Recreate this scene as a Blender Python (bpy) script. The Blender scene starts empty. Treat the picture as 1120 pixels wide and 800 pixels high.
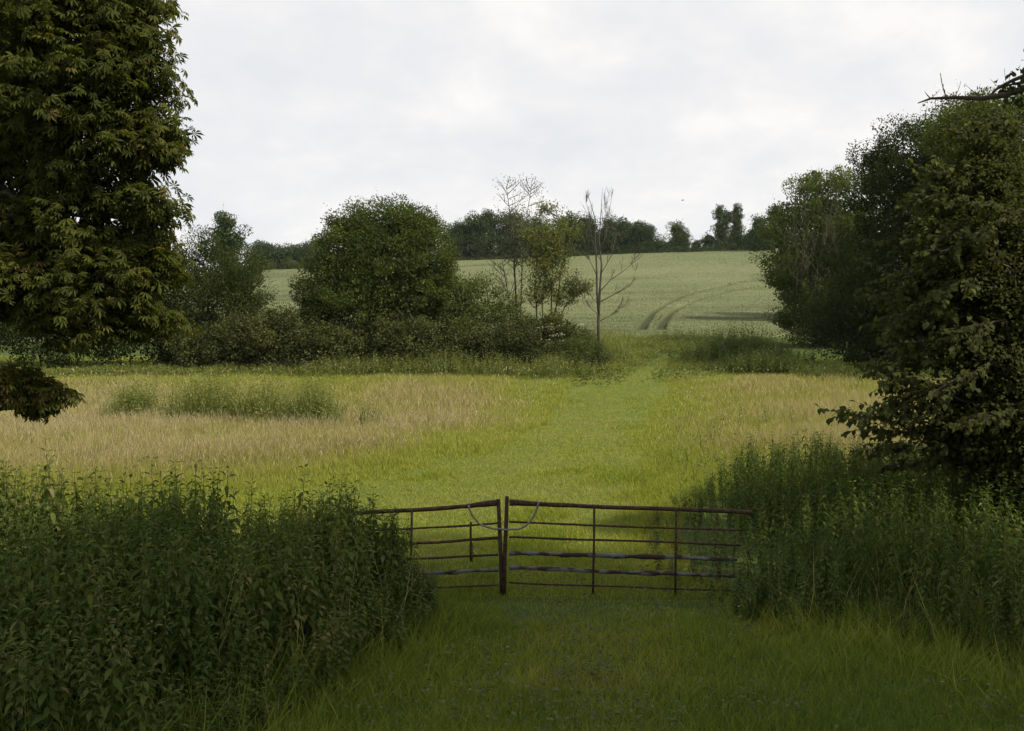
import bpy, math
import numpy as np
from math import radians, sin, cos, pi

R = np.random.default_rng(7)
SC = bpy.context.scene
COL = SC.collection
F = 1120 * 35.0 / 36.0          # focal length in photograph pixels
CX, HY, EYE = 560.0, 420.0, 2.7  # optical axis, horizon row, eye height


# ------------------------------------------------------------------ terrain
_ty = np.arange(-60, 3001, 1.0)
_tz = np.interp(_ty, [-60, -20, 0, 8, 13, 18, 25, 40, 52, 65, 80, 95, 125, 200, 310, 345, 420, 700, 3000],
                [0.5, 0.25, 0.05, 0, 0, 0.06, 0.30, 1.05, 2.1, 3.6, 5.2, 6.9, 10.7, 21, 41, 43.2, 43, 40, 30])
_k = np.ones(7) / 7
_tz2 = np.convolve(np.pad(_tz, 3, mode='edge'), _k, 'valid')
_tz = np.where((_ty > 10) & (_ty < 16), _tz, _tz2)


def sstep(a, b, x):
    t = np.clip((np.asarray(x, float) - a) / (b - a), 0, 1)
    return t * t * (3 - 2 * t)


_wd = np.random.default_rng(3).normal(size=(14, 2))
_wp = np.random.default_rng(4).uniform(0, 6.28, 14)


def wav(X, Y, scale):
    """smooth pseudo noise about -1..1, feature size = scale metres"""
    s = 0
    for i in range(14):
        s = s + np.sin((_wd[i, 0] * X + _wd[i, 1] * Y) * (2.2 / scale) + _wp[i])
    return s / 5.0


def gz(X, Y):
    X = np.asarray(X, float); Y = np.asarray(Y, float)
    z = np.interp(Y, _ty, _tz)
    z = z + sstep(90, 310, Y) * 0.044 * np.clip(X, -260, 260)
    z = z + wav(X, Y, 5.0) * 0.035 * sstep(13, 22, Y) + wav(X + 31, Y, 40.0) * 0.25 * sstep(70, 140, Y)
    return z


def P(px, py, d):
    return np.array([(px - CX) / F * d, d, EYE + (HY - py) / F * d])


def topx(X, Y, Z):
    return CX + F * X / Y, HY - F * (Z - EYE) / Y


def ground_hit(px, py, lo=6.0, hi=340.0):
    Y = np.linspace(lo, hi, 6000)
    X = (px - CX) / F * Y
    f = EYE + (HY - py) / F * Y - gz(X, Y)
    i = np.argmax(f < 0)
    return X[i], Y[i]


# ------------------------------------------------------------------ mesh helpers
class Acc:
    def __init__(s):
        s.V, s.T, s.F, s.n = [], [], {}, 0

    def add(s, V, faces, tint=0.5):
        V = np.asarray(V, float).reshape(-1, 3)
        t = np.broadcast_to(np.asarray(tint, float), (len(V),)) if np.ndim(tint) < 1 or len(np.atleast_1d(tint)) != len(V) else np.asarray(tint, float)
        s.V.append(V); s.T.append(t)
        for f in (faces if isinstance(faces, list) else [faces]):
            f = np.asarray(f)
            s.F.setdefault(f.shape[1], []).append(f + s.n)
        s.n += len(V)

    def build(s, name, mat, parent=None, base=(0, 0, 0), flat=False):
        V = np.concatenate(s.V) - np.asarray(base, float)
        T = np.concatenate(s.T)
        me = bpy.data.meshes.new(name)
        fl = [np.concatenate(a) for a in s.F.values()]
        loops = np.concatenate([a.ravel() for a in fl]).astype(np.int32)
        cnt = np.concatenate([np.full(len(a), a.shape[1]) for a in fl])
        st = np.concatenate([[0], np.cumsum(cnt)[:-1]]).astype(np.int32)
        me.vertices.add(len(V)); me.vertices.foreach_set('co', V.astype(np.float32).ravel())
        me.loops.add(len(loops)); me.loops.foreach_set('vertex_index', loops)
        me.polygons.add(len(cnt)); me.polygons.foreach_set('loop_start', st)
        me.update(calc_edges=True)
        a = me.attributes.new('tint', 'FLOAT', 'POINT')
        a.data.foreach_set('value', T.astype(np.float32))
        if flat:
            me.shade_flat()
        me.materials.append(mat)
        o = bpy.data.objects.new(name, me)
        COL.objects.link(o)
        if parent is not None:
            o.parent = parent
        else:
            o.location = base
        return o


def tag(o, label=None, cat=None, group=None, kind=None):
    if label: o['label'] = label
    if cat: o['category'] = cat
    if group: o['group'] = group
    if kind: o['kind'] = kind
    return o


def empty(name, loc, label, cat, group=None):
    o = bpy.data.objects.new(name, None)
    o.empty_display_size = 0.3
    COL.objects.link(o)
    o.location = loc
    return tag(o, label, cat, group)


def unit(v):
    v = np.asarray(v, float)
    return v / np.maximum(np.linalg.norm(v, axis=-1, keepdims=True), 1e-9)


def rdir(n):
    return unit(R.normal(size=(n, 3)))


def inst(acc, T, TF, pos, A, N, L, W, tint, H=None):
    """stamp template T (along, across, up) at each pos"""
    n, k = len(pos), len(T)
    A = unit(A)
    B = unit(np.cross(N, A))
    N2 = np.cross(A, B)
    L = np.broadcast_to(L, (n,)); W = np.broadcast_to(W, (n,))
    H = L if H is None else np.broadcast_to(H, (n,))
    V = (pos[:, None, :] + T[None, :, 0, None] * L[:, None, None] * A[:, None, :]
         + T[None, :, 1, None] * W[:, None, None] * B[:, None, :]
         + T[None, :, 2, None] * H[:, None, None] * N2[:, None, :])
    faces = [(np.asarray(f)[None] + (np.arange(n) * k)[:, None, None]).reshape(-1, np.asarray(f).shape[1]) for f in TF]
    tint = np.asarray(tint, float)
    if tint.ndim == 1:
        tint = np.repeat(np.broadcast_to(tint, (n,)), k)
    elif tint.ndim == 0:
        tint = np.full(n * k, float(tint))
    else:
        tint = tint.reshape(-1)
    acc.add(V.reshape(-1, 3), faces, tint)


# leaf templates
DIA = np.array([(0, 0, 0), (.42, .5, .10), (1, 0, -.06), (.42, -.5, .10)], float)
DIA_F = [[(0, 2, 1), (0, 3, 2)]]
OVA = np.array([(0, 0, 0), (.22, .42, .08), (.55, .46, .06), (1, 0, -.22), (.55, -.46, .06), (.22, -.42, .08), (.55, 0, -.02)], float)
OVA_F = [[(0, 6, 2, 1), (0, 5, 4, 6)], [(6, 3, 2), (6, 4, 3)]]
BLADE = np.array([(0, -.5, 0), (0, .5, 0), (.5, .42, .10), (.5, -.42, .10), (1, 0, .42)], float)
BLADE_F = [[(0, 1, 2, 3)], [(3, 2, 4)]]
# palmate compound leaf: seven drooping leaflets
_pv, _pf = [], []
for _i, _a in enumerate(np.radians([-118, -76, -38, 0, 38, 76, 118])):
    _l = [0.55, .78, .95, 1.0, .95, .78, .55][_i]
    _c, _s = cos(_a), sin(_a)
    for (u, v, w) in ((0.03, 0, 0), (.66, .145, -.12), (1, 0, -.46), (.66, -.145, -.12)):
        u2, v2 = u * _l, v * _l
        _pv.append((u2 * _c - v2 * _s, u2 * _s + v2 * _c, w * _l))
    _pf += [(4 * _i, 4 * _i + 2, 4 * _i + 1), (4 * _i, 4 * _i + 3, 4 * _i + 2)]
PALM = np.array(_pv); PALM_F = [_pf]


def tube(acc, pts, rad, sides=6, tint=0.5, cap=True):
    pts = np.asarray(pts, float); n = len(pts)
    rad = np.broadcast_to(np.asarray(rad, float), (n,))
    tg = unit(np.gradient(pts, axis=0))
    ref = np.array([0, 0, 1.0]) if abs(tg[0][2]) < .8 else np.array([1.0, 0, 0])
    a = unit(np.cross(tg, ref)); b = np.cross(tg, a)
    th = np.linspace(0, 2 * pi, sides, endpoint=False)
    V = pts[:, None] + rad[:, None, None] * (np.cos(th)[None, :, None] * a[:, None] + np.sin(th)[None, :, None] * b[:, None])
    V = V.reshape(-1, 3)
    i = np.arange(n - 1)[:, None] * sides; j = np.arange(sides)[None]; k = (j + 1) % sides
    q = np.stack([i + j, i + k, i + sides + k, i + sides + j], -1).reshape(-1, 4)
    f = [q]
    if cap:
        f.append(np.array([[0 + x for x in range(sides)][::-1], [(n - 1) * sides + x for x in range(sides)]]))
    acc.add(V, f, tint)


def curve_pts(p0, p1, n=6, sag=0.0, jit=0.05):
    p0 = np.asarray(p0, float); p1 = np.asarray(p1, float)
    t = np.linspace(0, 1, n)[:, None]
    p = p0 * (1 - t) + p1 * t
    L = np.linalg.norm(p1 - p0)
    p[:, 2] += (np.sin(t[:, 0] * pi)) * sag * L
    j = R.normal(size=p.shape) * jit * L / n
    j[0] = 0; j[-1] = 0
    return p + j


def box(acc, c, s, tint=.5):
    c = np.asarray(c, float); s = np.asarray(s, float) / 2
    V = c + s * np.array([(x, y, z) for x in (-1, 1) for y in (-1, 1) for z in (-1, 1)])
    acc.add(V, np.array([(0, 1, 3, 2), (4, 6, 7, 5), (0, 4, 5, 1), (2, 3, 7, 6), (0, 2, 6, 4), (1, 5, 7, 3)]), tint)


# ------------------------------------------------------------------ materials
def nmat(name):
    m = bpy.data.materials.new(name); m.use_nodes = True
    nt = m.node_tree; nt.nodes.clear()
    out = nt.nodes.new('ShaderNodeOutputMaterial')
    return m, nt, out


def ramp(nt, fac, stops):
    r = nt.nodes.new('ShaderNodeValToRGB')
    e = r.color_ramp.elements
    while len(e) < len(stops): e.new(0.5)
    for el, (p, c) in zip(e, stops):
        el.position = p; el.color = (*c, 1)
    nt.links.new(fac, r.inputs[0])
    return r.outputs[0]


def foliage(name, stops, trans=0.3, rough=0.6, spec=0.25, tr_gain=(1.5, 1.6, .7)):
    m, nt, out = nmat(name)
    at = nt.nodes.new('ShaderNodeAttribute'); at.attribute_name = 'tint'
    c = ramp(nt, at.outputs['Fac'], stops)
    b = nt.nodes.new('ShaderNodeBsdfPrincipled')
    b.inputs['Roughness'].default_value = rough
    b.inputs['Specular IOR Level'].default_value = spec
    nt.links.new(c, b.inputs['Base Color'])
    t = nt.nodes.new('ShaderNodeBsdfTranslucent')
    mu = nt.nodes.new('ShaderNodeMix'); mu.data_type = 'RGBA'; mu.blend_type = 'MULTIPLY'
    mu.inputs[0].default_value = 1.0
    nt.links.new(c, mu.inputs[6]); mu.inputs[7].default_value = (*tr_gain, 1)
    nt.links.new(mu.outputs[2], t.inputs['Color'])
    mx = nt.nodes.new('ShaderNodeMixShader'); mx.inputs[0].default_value = trans
    nt.links.new(b.outputs[0], mx.inputs[1]); nt.links.new(t.outputs[0], mx.inputs[2])
    nt.links.new(mx.outputs[0], out.inputs['Surface'])
    return m


def noisy(name, stops, scale=4.0, rough=.85, bump=.3, detail=6, spec=.2, stretch=(1, 1, 1), metal=0.0):
    m, nt, out = nmat(name)
    tc = nt.nodes.new('ShaderNodeTexCoord')
    mp = nt.nodes.new('ShaderNodeMapping'); mp.inputs['Scale'].default_value = stretch
    nt.links.new(tc.outputs['Object'], mp.inputs[0])
    n = nt.nodes.new('ShaderNodeTexNoise'); n.inputs['Scale'].default_value = scale; n.inputs['Detail'].default_value = detail
    nt.links.new(mp.outputs[0], n.inputs['Vector'])
    c = ramp(nt, n.outputs['Fac'], stops)
    b = nt.nodes.new('ShaderNodeBsdfPrincipled')
    b.inputs['Roughness'].default_value = rough; b.inputs['Specular IOR Level'].default_value = spec
    b.inputs['Metallic'].default_value = metal
    nt.links.new(c, b.inputs['Base Color'])
    bp = nt.nodes.new('ShaderNodeBump'); bp.inputs['Strength'].default_value = bump; bp.inputs['Distance'].default_value = .02
    nt.links.new(n.outputs['Fac'], bp.inputs['Height']); nt.links.new(bp.outputs[0], b.inputs['Normal'])
    nt.links.new(b.outputs[0], out.inputs['Surface'])
    return m


G = lambda *s: list(s)
M_chestnut = foliage('chestnut_leaf', G((0, (.028, .036, .007)), (.45, (.054, .066, .011)), (.7, (.086, .096, .017)), (.88, (.125, .095, .030)), (1, (.19, .13, .058))), .34, .6, .12)
M_hazel = foliage('hazel_leaf', G((0, (.028, .035, .011)), (.6, (.058, .068, .020)), (1, (.110, .118, .036))), .36, .7, .07)
M_dark = foliage('dark_leaf', G((0, (.018, .027, .008)), (.6, (.042, .056, .015)), (1, (.090, .105, .028))), .24, .7, .06)
M_bush = foliage('field_maple_leaf', G((0, (.024, .036, .009)), (.6, (.058, .078, .017)), (1, (.125, .142, .032))), .28, .65, .12)
M_hedge = foliage('hedge_leaf', G((0, (.028, .034, .013)), (.6, (.058, .070, .022)), (1, (.110, .118, .036))), .25, .6, .12)
M_pale = foliage('pale_leaf', G((0, (.050, .068, .020)), (.6, (.120, .138, .040)), (1, (.20, .205, .065))), .40, .65, .12)
M_skyl = foliage('far_leaf', G((0, (.026, .044, .018)), (.5, (.054, .080, .030)), (1, (.110, .135, .046))), .22, .7, .08)
M_nettle = foliage('nettle_leaf', G((0, (.028, .042, .012)), (.5, (.060, .086, .021)), (.85, (.104, .132, .034)), (1, (.19, .155, .07))), .34, .65, .08)
M_weed = foliage('weed_leaf', G((0, (.042, .056, .018)), (.5, (.105, .130, .038)), (1, (.23, .235, .075))), .3, .6, .2)
M_grass = foliage('grass_blade', G((0, (.064, .110, .021)), (.25, (.146, .195, .028)), (.45, (.258, .278, .044)), (.58, (.290, .272, .092)), (.70, (.312, .277, .138)), (.85, (.375, .322, .195)), (1, (.43, .345, .265))), .36, .8, .04, (1.2, 1.2, .8))
M_wheat = foliage('wheat_ear', G((0, (.045, .054, .026)), (.4, (.158, .182, .088)), (1, (.25, .255, .145))), .25, .8, .06, (1.1, 1.1, .9))
M_cream = foliage('cream_blossom', G((0, (.45, .43, .30)), (1, (.7, .68, .52))), .2)
M_yellow = foliage('yellowed_leaf', G((0, (.15, .17, .03)), (1, (.34, .30, .08))), .35)
M_bark = noisy('bark', G((.3, (.035, .028, .02)), (.7, (.10, .085, .065))), 9, .9, .6, stretch=(1, 1, .25))
M_greybark = noisy('grey_bark', G((.3, (.035, .031, .026)), (.7, (.095, .085, .072))), 9, .9, .5, stretch=(1, 1, .25))
M_stem = noisy('nettle_stem', G((.3, (.035, .04, .015)), (.7, (.07, .075, .03))), 20, .8, .1)
M_rust = noisy('rusty_steel', G((.25, (.018, .012, .009)), (.5, (.045, .027, .018)), (.75, (.095, .055, .036))), 22, .8, .4, spec=.2)
M_flake = noisy('flaking_grey_paint', G((.46, (.030, .020, .016)), (.51, (.085, .09, .095)), (.75, (.17, .175, .185))), 9, .75, .6, stretch=(.45, 1, 1), spec=.2)
M_cable = noisy('grey_cable', G((.3, (.09, .085, .08)), (.7, (.20, .19, .18))), 30, .6, .2, spec=.4)
M_bird = noisy('dark_feather', G((.3, (.02, .02, .02)), (.7, (.05, .05, .05))), 12)
M_earth = noisy('bare_earth', G((.3, (.20, .15, .09)), (.7, (.36, .29, .19))), 2.0, .95, .4)


def ground_material():
    m, nt, out = nmat('pasture_ground')
    geo = nt.nodes.new('ShaderNodeNewGeometry')
    n1 = nt.nodes.new('ShaderNodeTexNoise'); n1.inputs['Scale'].default_value = .9; n1.inputs['Detail'].default_value = 10
    n1.inputs['Roughness'].default_value = .72
    nt.links.new(geo.outputs['Position'], n1.inputs['Vector'])
    at = nt.nodes.new('ShaderNodeAttribute'); at.attribute_name = 'tint'
    ad = nt.nodes.new('ShaderNodeMath'); ad.operation = 'MULTIPLY_ADD'
    nt.links.new(n1.outputs['Fac'], ad.inputs[0]); ad.inputs[1].default_value = .5
    nt.links.new(at.outputs['Fac'], ad.inputs[2])
    c = ramp(nt, ad.outputs[0], G((.15, (.030, .045, .012)), (.45, (.070, .100, .020)), (.7, (.14, .16, .035)), (.95, (.24, .20, .085))))
    b = nt.nodes.new('ShaderNodeBsdfPrincipled'); b.inputs['Roughness'].default_value = .95
    b.inputs['Specular IOR Level'].default_value = .1
    nt.links.new(c, b.inputs['Base Color'])
    n2 = nt.nodes.new('ShaderNodeTexNoise'); n2.inputs['Scale'].default_value = 14; n2.inputs['Detail'].default_value = 5
    nt.links.new(geo.outputs['Position'], n2.inputs['Vector'])
    bp = nt.nodes.new('ShaderNodeBump'); bp.inputs['Strength'].default_value = .8; bp.inputs['Distance'].default_value = .08
    nt.links.new(n2.outputs['Fac'], bp.inputs['Height']); nt.links.new(bp.outputs[0], b.inputs['Normal'])
    nt.links.new(b.outputs[0], out.inputs['Surface'])
    return m


# ------------------------------------------------------------------ zones of the pasture (edges of the mown path, in plan)
_pl = [ground_hit(x, y) for x, y in ((200, 560), (370, 530), (450, 510), (515, 490), (558, 470), (590, 450), (618, 430), (640, 412), (655, 404))]
_pr = [ground_hit(x, y) for x, y in ((722, 560), (724, 520), (727, 480), (731, 450), (738, 430), (745, 412), (748, 404))]
_pl = np.array(_pl); _pr = np.array(_pr)


def path_dist(X, Y):
    """>0 inside the mown path, metres from its nearer edge"""
    w = wav(X * 1.7, Y, 3.0) * .45 + wav(X, Y, 9.0) * .6
    return np.minimum(X - np.interp(Y, _pl[:, 1], _pl[:, 0]), np.interp(Y, _pr[:, 1], _pr[:, 0]) - X) + w


def grid_sheet(name, xs, ys, zf, mat, tintf=None):
    X, Y = np.meshgrid(xs, ys)
    Z = zf(X, Y)
    V = np.stack([X, Y, Z], -1).reshape(-1, 3)
    nx, ny = len(xs), len(ys)
    i = np.arange(ny - 1)[:, None] * nx; j = np.arange(nx - 1)[None]
    q = np.stack([i + j, i + j + 1, i + nx + j + 1, i + nx + j], -1).reshape(-1, 4)
    a = Acc(); a.add(V, q, tintf(X, Y).reshape(-1) if tintf else 0.3)
    return a.build(name, mat)


xs = np.concatenate([[-2500, -1200, -600, -400], np.arange(-300, -60, 8), np.arange(-60, 60, .6), np.arange(60, 300, 8), [300, 400, 600, 1200, 2500]])
ys = np.concatenate([np.arange(-60, 6, 3), np.arange(6, 75, .5), np.arange(75, 360, 2.5), np.arange(360, 700, 25), [700, 1000, 1600, 2900]])


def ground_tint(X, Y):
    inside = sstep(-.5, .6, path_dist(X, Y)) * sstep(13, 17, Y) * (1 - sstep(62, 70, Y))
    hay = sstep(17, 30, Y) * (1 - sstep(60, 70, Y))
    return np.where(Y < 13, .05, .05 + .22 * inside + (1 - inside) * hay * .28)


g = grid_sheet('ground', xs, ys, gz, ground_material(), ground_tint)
tag(g, 'gently rising green pasture floor', None, None, 'structure')

# ------------------------------------------------------------------ wheat field on the hill
def polyline_dist(X, Y, pts):
    d = np.full(X.shape, 1e9)
    for (x0, y0), (x1, y1) in zip(pts[:-1], pts[1:]):
        vx, vy = x1 - x0, y1 - y0
        t = np.clip(((X - x0) * vx + (Y - y0) * vy) / (vx * vx + vy * vy), 0, 1)
        d = np.minimum(d, np.hypot(X - x0 - t * vx, Y - y0 - t * vy))
    return d


tram_a = [ground_hit(x, y) for x, y in ((700, 368), (704, 359), (711, 349), (724, 339), (745, 328.5), (772, 320), (800, 314), (830, 309), (870, 303))]
tram_b = [ground_hit(x, y) for x, y in ((721, 368), (724, 358), (731, 349), (744, 340), (768, 330.5), (797, 322.5), (826, 317), (860, 312))]
FRONT = 93.0


def field_front(X):
    return FRONT + wav(X, 0 * X, 18) * .6 + np.clip((X - 5) * .25, -1, 5)


def crop_top(X, Y):
    h = 0.72 + wav(X, Y, 9) * .05 + wav(X * 1.3, Y, 2.2) * .04
    tr = np.minimum(polyline_dist(X, Y, tram_a), polyline_dist(X, Y, tram_b))
    h = h * (.05 + .95 * sstep(.45, .72, tr))
    h = np.where(Y < field_front(X), -.15, h) * (1 - sstep(306, 312, Y))
    return h


def crop_edge_ok(X, Y):
    return (Y > field_front(X)) & (Y < 311)


xs2 = np.concatenate([np.arange(-190, -40, 3), np.arange(-40, 6, 1.0), np.arange(6, 50, .25), np.arange(50, 120, 3)])
ys2 = np.concatenate([np.arange(90, 165, .5), np.arange(165, 316, 1.5)])
crop = grid_sheet('wheat_crop', xs2, ys2, lambda X, Y: gz(X, Y) + crop_top(X, Y) - .03, M_wheat,
                  lambda X, Y: np.clip(.40 + wav(X, Y, 25) * .10 + wav(X * .3, Y * 1.5, 6) * .08, 0, 1) * sstep(.35, .75, np.minimum(polyline_dist(X, Y, tram_a), polyline_dist(X, Y, tram_b))))
tag(crop, 'pale green wheat crop with curving tractor lines', None, None, 'stuff')
a = Acc()
n = 420000
Y = 90 * (315 / 90) ** R.random(n)
X = R.uniform(-.60, .42, n) * Y
ok = crop_edge_ok(X, Y) & (X > -185) & (X < 110) & (np.minimum(polyline_dist(X, Y, tram_a), polyline_dist(X, Y, tram_b)) > .62); X, Y = X[ok], Y[ok]; n = len(X)
h = crop_top(X, Y)
pos = np.stack([X, Y, gz(X, Y) + h * .74], -1)
Aup = unit(np.stack([R.normal(0, .25, n), R.normal(0, .25, n), np.ones(n)], -1))
Nn = np.stack([R.normal(.4, .6, n), -np.ones(n), R.normal(.9, .3, n)], -1)
tt = np.clip(.62 + wav(X, Y, 25) * .14 + wav(X * .3, Y * 1.5, 6) * .12 + R.normal(0, .13, n), 0, 1)
inst(a, BLADE, BLADE_F, pos, Aup, Nn, h * R.uniform(.28, .42, n), np.clip(Y / 1089 * R.uniform(.35, .75, n), .04, .2), tt)
ears = a.build('wheat_ears', M_wheat)
tag(ears, 'soft standing ears of the wheat crop', None, None, 'stuff')

# ------------------------------------------------------------------ grasses
def scatter(n, y0, y1, xl=-.60, xr=.60):
    Y = y0 * (y1 / y0) ** R.random(n)
    return R.uniform(xl, xr, n) * Y, Y


def blades(acc, X, Y, h, w, tb, tt, lean=.25, z0=None):
    n = len(X)
    pos = np.stack([X, Y, (gz(X, Y) if z0 is None else z0) - .02], -1)
    A_ = unit(np.stack([R.normal(0, lean, n), R.normal(0, lean, n), np.ones(n)], -1))
    th = R.uniform(0, 2 * pi, n)
    N_ = np.stack([np.cos(th), np.sin(th), np.zeros(n)], -1)
    ti = np.clip(np.stack([tb, tb, .5 * (tb + tt), .5 * (tb + tt), tt], -1), 0, 1)
    inst(acc, BLADE, BLADE_F, pos, A_, N_, h, w, ti)


def in_left_bed(X, Y, m=0.0):
    xr = np.interp(Y, [5.5, 7, 8.2, 9.5, 10.9, 11.8, 12.4], [-2.0, -1.85, -1.6, -1.15, -.80, -.84, -1.2])
    return np.where((Y > 5.0) & (Y < 12.4), xr - m - X, -1)


def in_right_bed(X, Y, m=0.0):
    xl = np.interp(Y, [8.0, 9.0, 10.5, 10.9, 11.8, 12.5, 14, 17, 20, 23], [5.6, 4.7, 3.8, 2.75, 2.3, 2.35, 2.0, 2.25, 2.9, 4.6])
    return np.where((Y > 8.0) & (Y < 23), X - xl - m, -1)


# front lawn in the shade
a = Acc()
X, Y = scatter(190000, 5.2, 15.0)
ok = (in_left_bed(X, Y) < .35) & (in_right_bed(X, Y) < .5)
X, Y = X[ok], Y[ok]; n = len(X)
tr = np.exp(-((X - .75 - wav(Y, 0 * Y, 4) * .2) / .8) ** 2)          # the trodden line towards the gate
h = (.125 + .075 * wav(X, Y, 1.1) + .07 * wav(X, Y, .45)) * (1 - .5 * tr) * R.uniform(.5, 1.5, n)
h = np.clip(h * (1 - .7 * np.exp(-((X - 1.9) / 1.0) ** 2 - ((Y - 12.1) / .8) ** 2)) * (1 - .35 * np.exp(-((X - .3) / 1.6) ** 2 - ((Y - 12.2) / .9) ** 2)), .05, .6)
h = np.maximum(h, np.where(Y < 11, R.uniform(.07, .17, n), .05))
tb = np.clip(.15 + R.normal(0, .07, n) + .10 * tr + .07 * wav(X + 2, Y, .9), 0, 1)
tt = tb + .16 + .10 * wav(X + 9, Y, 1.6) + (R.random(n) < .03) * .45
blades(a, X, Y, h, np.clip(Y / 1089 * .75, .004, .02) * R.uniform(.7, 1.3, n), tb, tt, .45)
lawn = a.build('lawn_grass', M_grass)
tag(lawn, 'lush dark green grass in front of the gate', None, None, 'stuff')

# clover and small broad leaved weeds in the lawn, and bleached straws
a = Acc()
n = 2600
X, Y = scatter(n, 6.0, 14.0)
ok = (in_left_bed(X, Y) < .1) & (in_right_bed(X, Y) < .1) & (wav(X, Y, 1.3) + R.normal(0, .5, n) > .35); X, Y = X[ok], Y[ok]; n = len(X)
i = np.repeat(np.arange(n), 6); az = R.uniform(0, 2 * pi, n * 6)
pos = np.stack([X[i] + np.cos(az) * .03, Y[i] + np.sin(az) * .03, gz(X[i], Y[i]) + R.uniform(.08, .24, n * 6)], -1)
inst(a, OVA, OVA_F, pos, np.stack([np.cos(az), np.sin(az), R.uniform(-.1, .5, n * 6)], -1), R.normal(0, .25, (n * 6, 3)) + [0, 0, 1], R.uniform(.03, .075, n * 6), R.uniform(.018, .035, n * 6), np.clip(R.normal(.22, .14, n * 6), 0, 1))
tag(a.build('lawn_weeds', M_weed), 'small clover and broad leaved weeds among the shaded grass', None, None, 'stuff')
a = Acc()
n = 1800
X, Y = scatter(n, 5.6, 14.0)
ok = (in_left_bed(X, Y) < .3) & (in_right_bed(X, Y) < .3) & (wav(X + 5, Y, 1.7) + R.normal(0, .4, n) > .5); X, Y = X[ok], Y[ok]; n = len(X)
blades(a, X, Y, R.uniform(.14, .36, n), R.uniform(.003, .005, n), R.uniform(.3, .6, n), R.uniform(.6, .85, n), .55)
tag(a.build('straw_stems', M_grass), 'bleached dead grass stems through the shaded lawn', None, None, 'stuff')

# mown path
a = Acc()
X, Y = scatter(260000, 12.5, 74, -.42, .2)
pd = path_dist(X, Y)
ok = (pd > -1.6 * R.random(len(X)) ** 2) & (in_right_bed(X, Y) < .2); X, Y, pd = X[ok], Y[ok], pd[ok]; n = len(X)
tus = sstep(.35, 1.2, wav(X * 1.0, Y * .7, 1.8)) * .09
h = (.07 + tus + .05 * (pd < .3)) * R.uniform(.6, 1.5, n)
tb = .40 + R.normal(0, .05, n) - 1.2 * tus + .06 * wav(X, Y, 3.5)
tt = tb + .09 + .06 * wav(X, Y, 7) + (R.random(n) < .05) * .2
blades(a, X, Y, h, np.clip(Y / 1089 * .75, .010, .05) * R.uniform(.7, 1.4, n), tb, tt, .6)
mown = a.build('mown_grass', M_grass)
tag(mown, 'short bright green grass of the mown strip', None, None, 'stuff')

# tall hay meadow
a = Acc()
X, Y = scatter(560000, 13.0, 76)
pd = path_dist(X, Y)
ok = (pd < .9 * R.random(len(X)) ** 2) & (in_right_bed(X, Y) < .6); X, Y, pd = X[ok], Y[ok], pd[ok]; n = len(X)
px, py = topx(X, Y, gz(X, Y))
left = px < 640
band = np.exp(-((py - 468) / 22) ** 2) * left                       # pinkish seeded band across the left half
hay = np.where(left, sstep(14, 42, Y + wav(X, Y, 6) * 4), sstep(16, 36, Y + wav(X, Y, 6) * 4))
hay = hay * (1 - sstep(58, 66, Y) * .8)
hay = np.where(left, np.clip(sstep(19, 27, Y + wav(X, Y, 8) * 2.5) * (1 - .28 * sstep(38, 46, Y)) + .3 * sstep(-9, -1, X) * sstep(34, 40, Y), 0, 1), sstep(20, 31, Y + wav(X, Y, 8) * 3))
hay = np.clip(hay * (1 - sstep(53, 64, Y + wav(X + 3, Y, 7) * 3) * .8) + wav(X, Y, 10) * .24 + wav(X + 7, Y, 2.6) * .26, 0, 1)
soft = sstep(-.3, 5.0, -pd + wav(X, Y, 4) * 1.2)
hay = hay * (.25 + .75 * soft)
h = (1 - .5 * sstep(56, 62, Y)) * (.12 + (.10 + .38 * hay) * (.25 + .75 * soft) + .06 * wav(X, Y, 2.0)) * R.uniform(.6, 1.35, n)
tall = R.random(n)
tb = .25 + .05 * R.normal(0, 1, n) + .24 * hay + .05 * wav(X + 3, Y, 6) + .07 * (1 - sstep(18, 28, Y))
tt = np.where(tall < .05 + .85 * hay, .62 + .18 * hay + R.normal(0, .09, n) + .14 * band, tb + .14)
blades(a, X, Y, np.clip(h, .06, 1.1), np.clip(Y / 1089 * .62, .008, .05) * R.uniform(.6, 1.3, n), tb, tt, .28)
meadow = a.build('meadow_grass', M_grass)
tag(meadow, 'tall buff hay grass gone to seed beside the path', None, None, 'stuff')

# seed heads standing above the hay
a = Acc()
X, Y = scatter(60000, 14, 62)
pd = path_dist(X, Y); ok = (pd < -.2) & (in_right_bed(X, Y) < 0) & (wav(X, Y, 6) + R.normal(0, .7, len(X)) > -.2)
X, Y = X[ok], Y[ok]; n = len(X)
px, py = topx(X, Y, gz(X, Y))
keep = R.random(n) < (.25 + .75 * sstep(-.3, .8, wav(X, Y, 11))) * sstep(16, 30, Y) * (1 - .7 * sstep(52, 60, Y)); X, Y = X[keep], Y[keep]; n = len(X)
z = gz(X, Y) + R.uniform(.38, .75, n)
pos = np.stack([X, Y, z], -1)
A_ = unit(np.stack([R.normal(0, .3, n), R.normal(0, .3, n), np.ones(n)], -1))
N_ = np.stack([R.normal(0, .5, n), -np.ones(n), np.zeros(n)], -1)
inst(a, DIA, DIA_F, pos, A_, N_, R.uniform(.10, .2, n), np.clip(Y / 1089 * 1.0, .015, .055), np.clip(.86 + R.normal(0, .1, n), 0, 1))
sh = a.build('grass_seed_heads', M_grass)
tag(sh, 'pinkish buff seed heads over the hay meadow', None, None, 'stuff')


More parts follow.
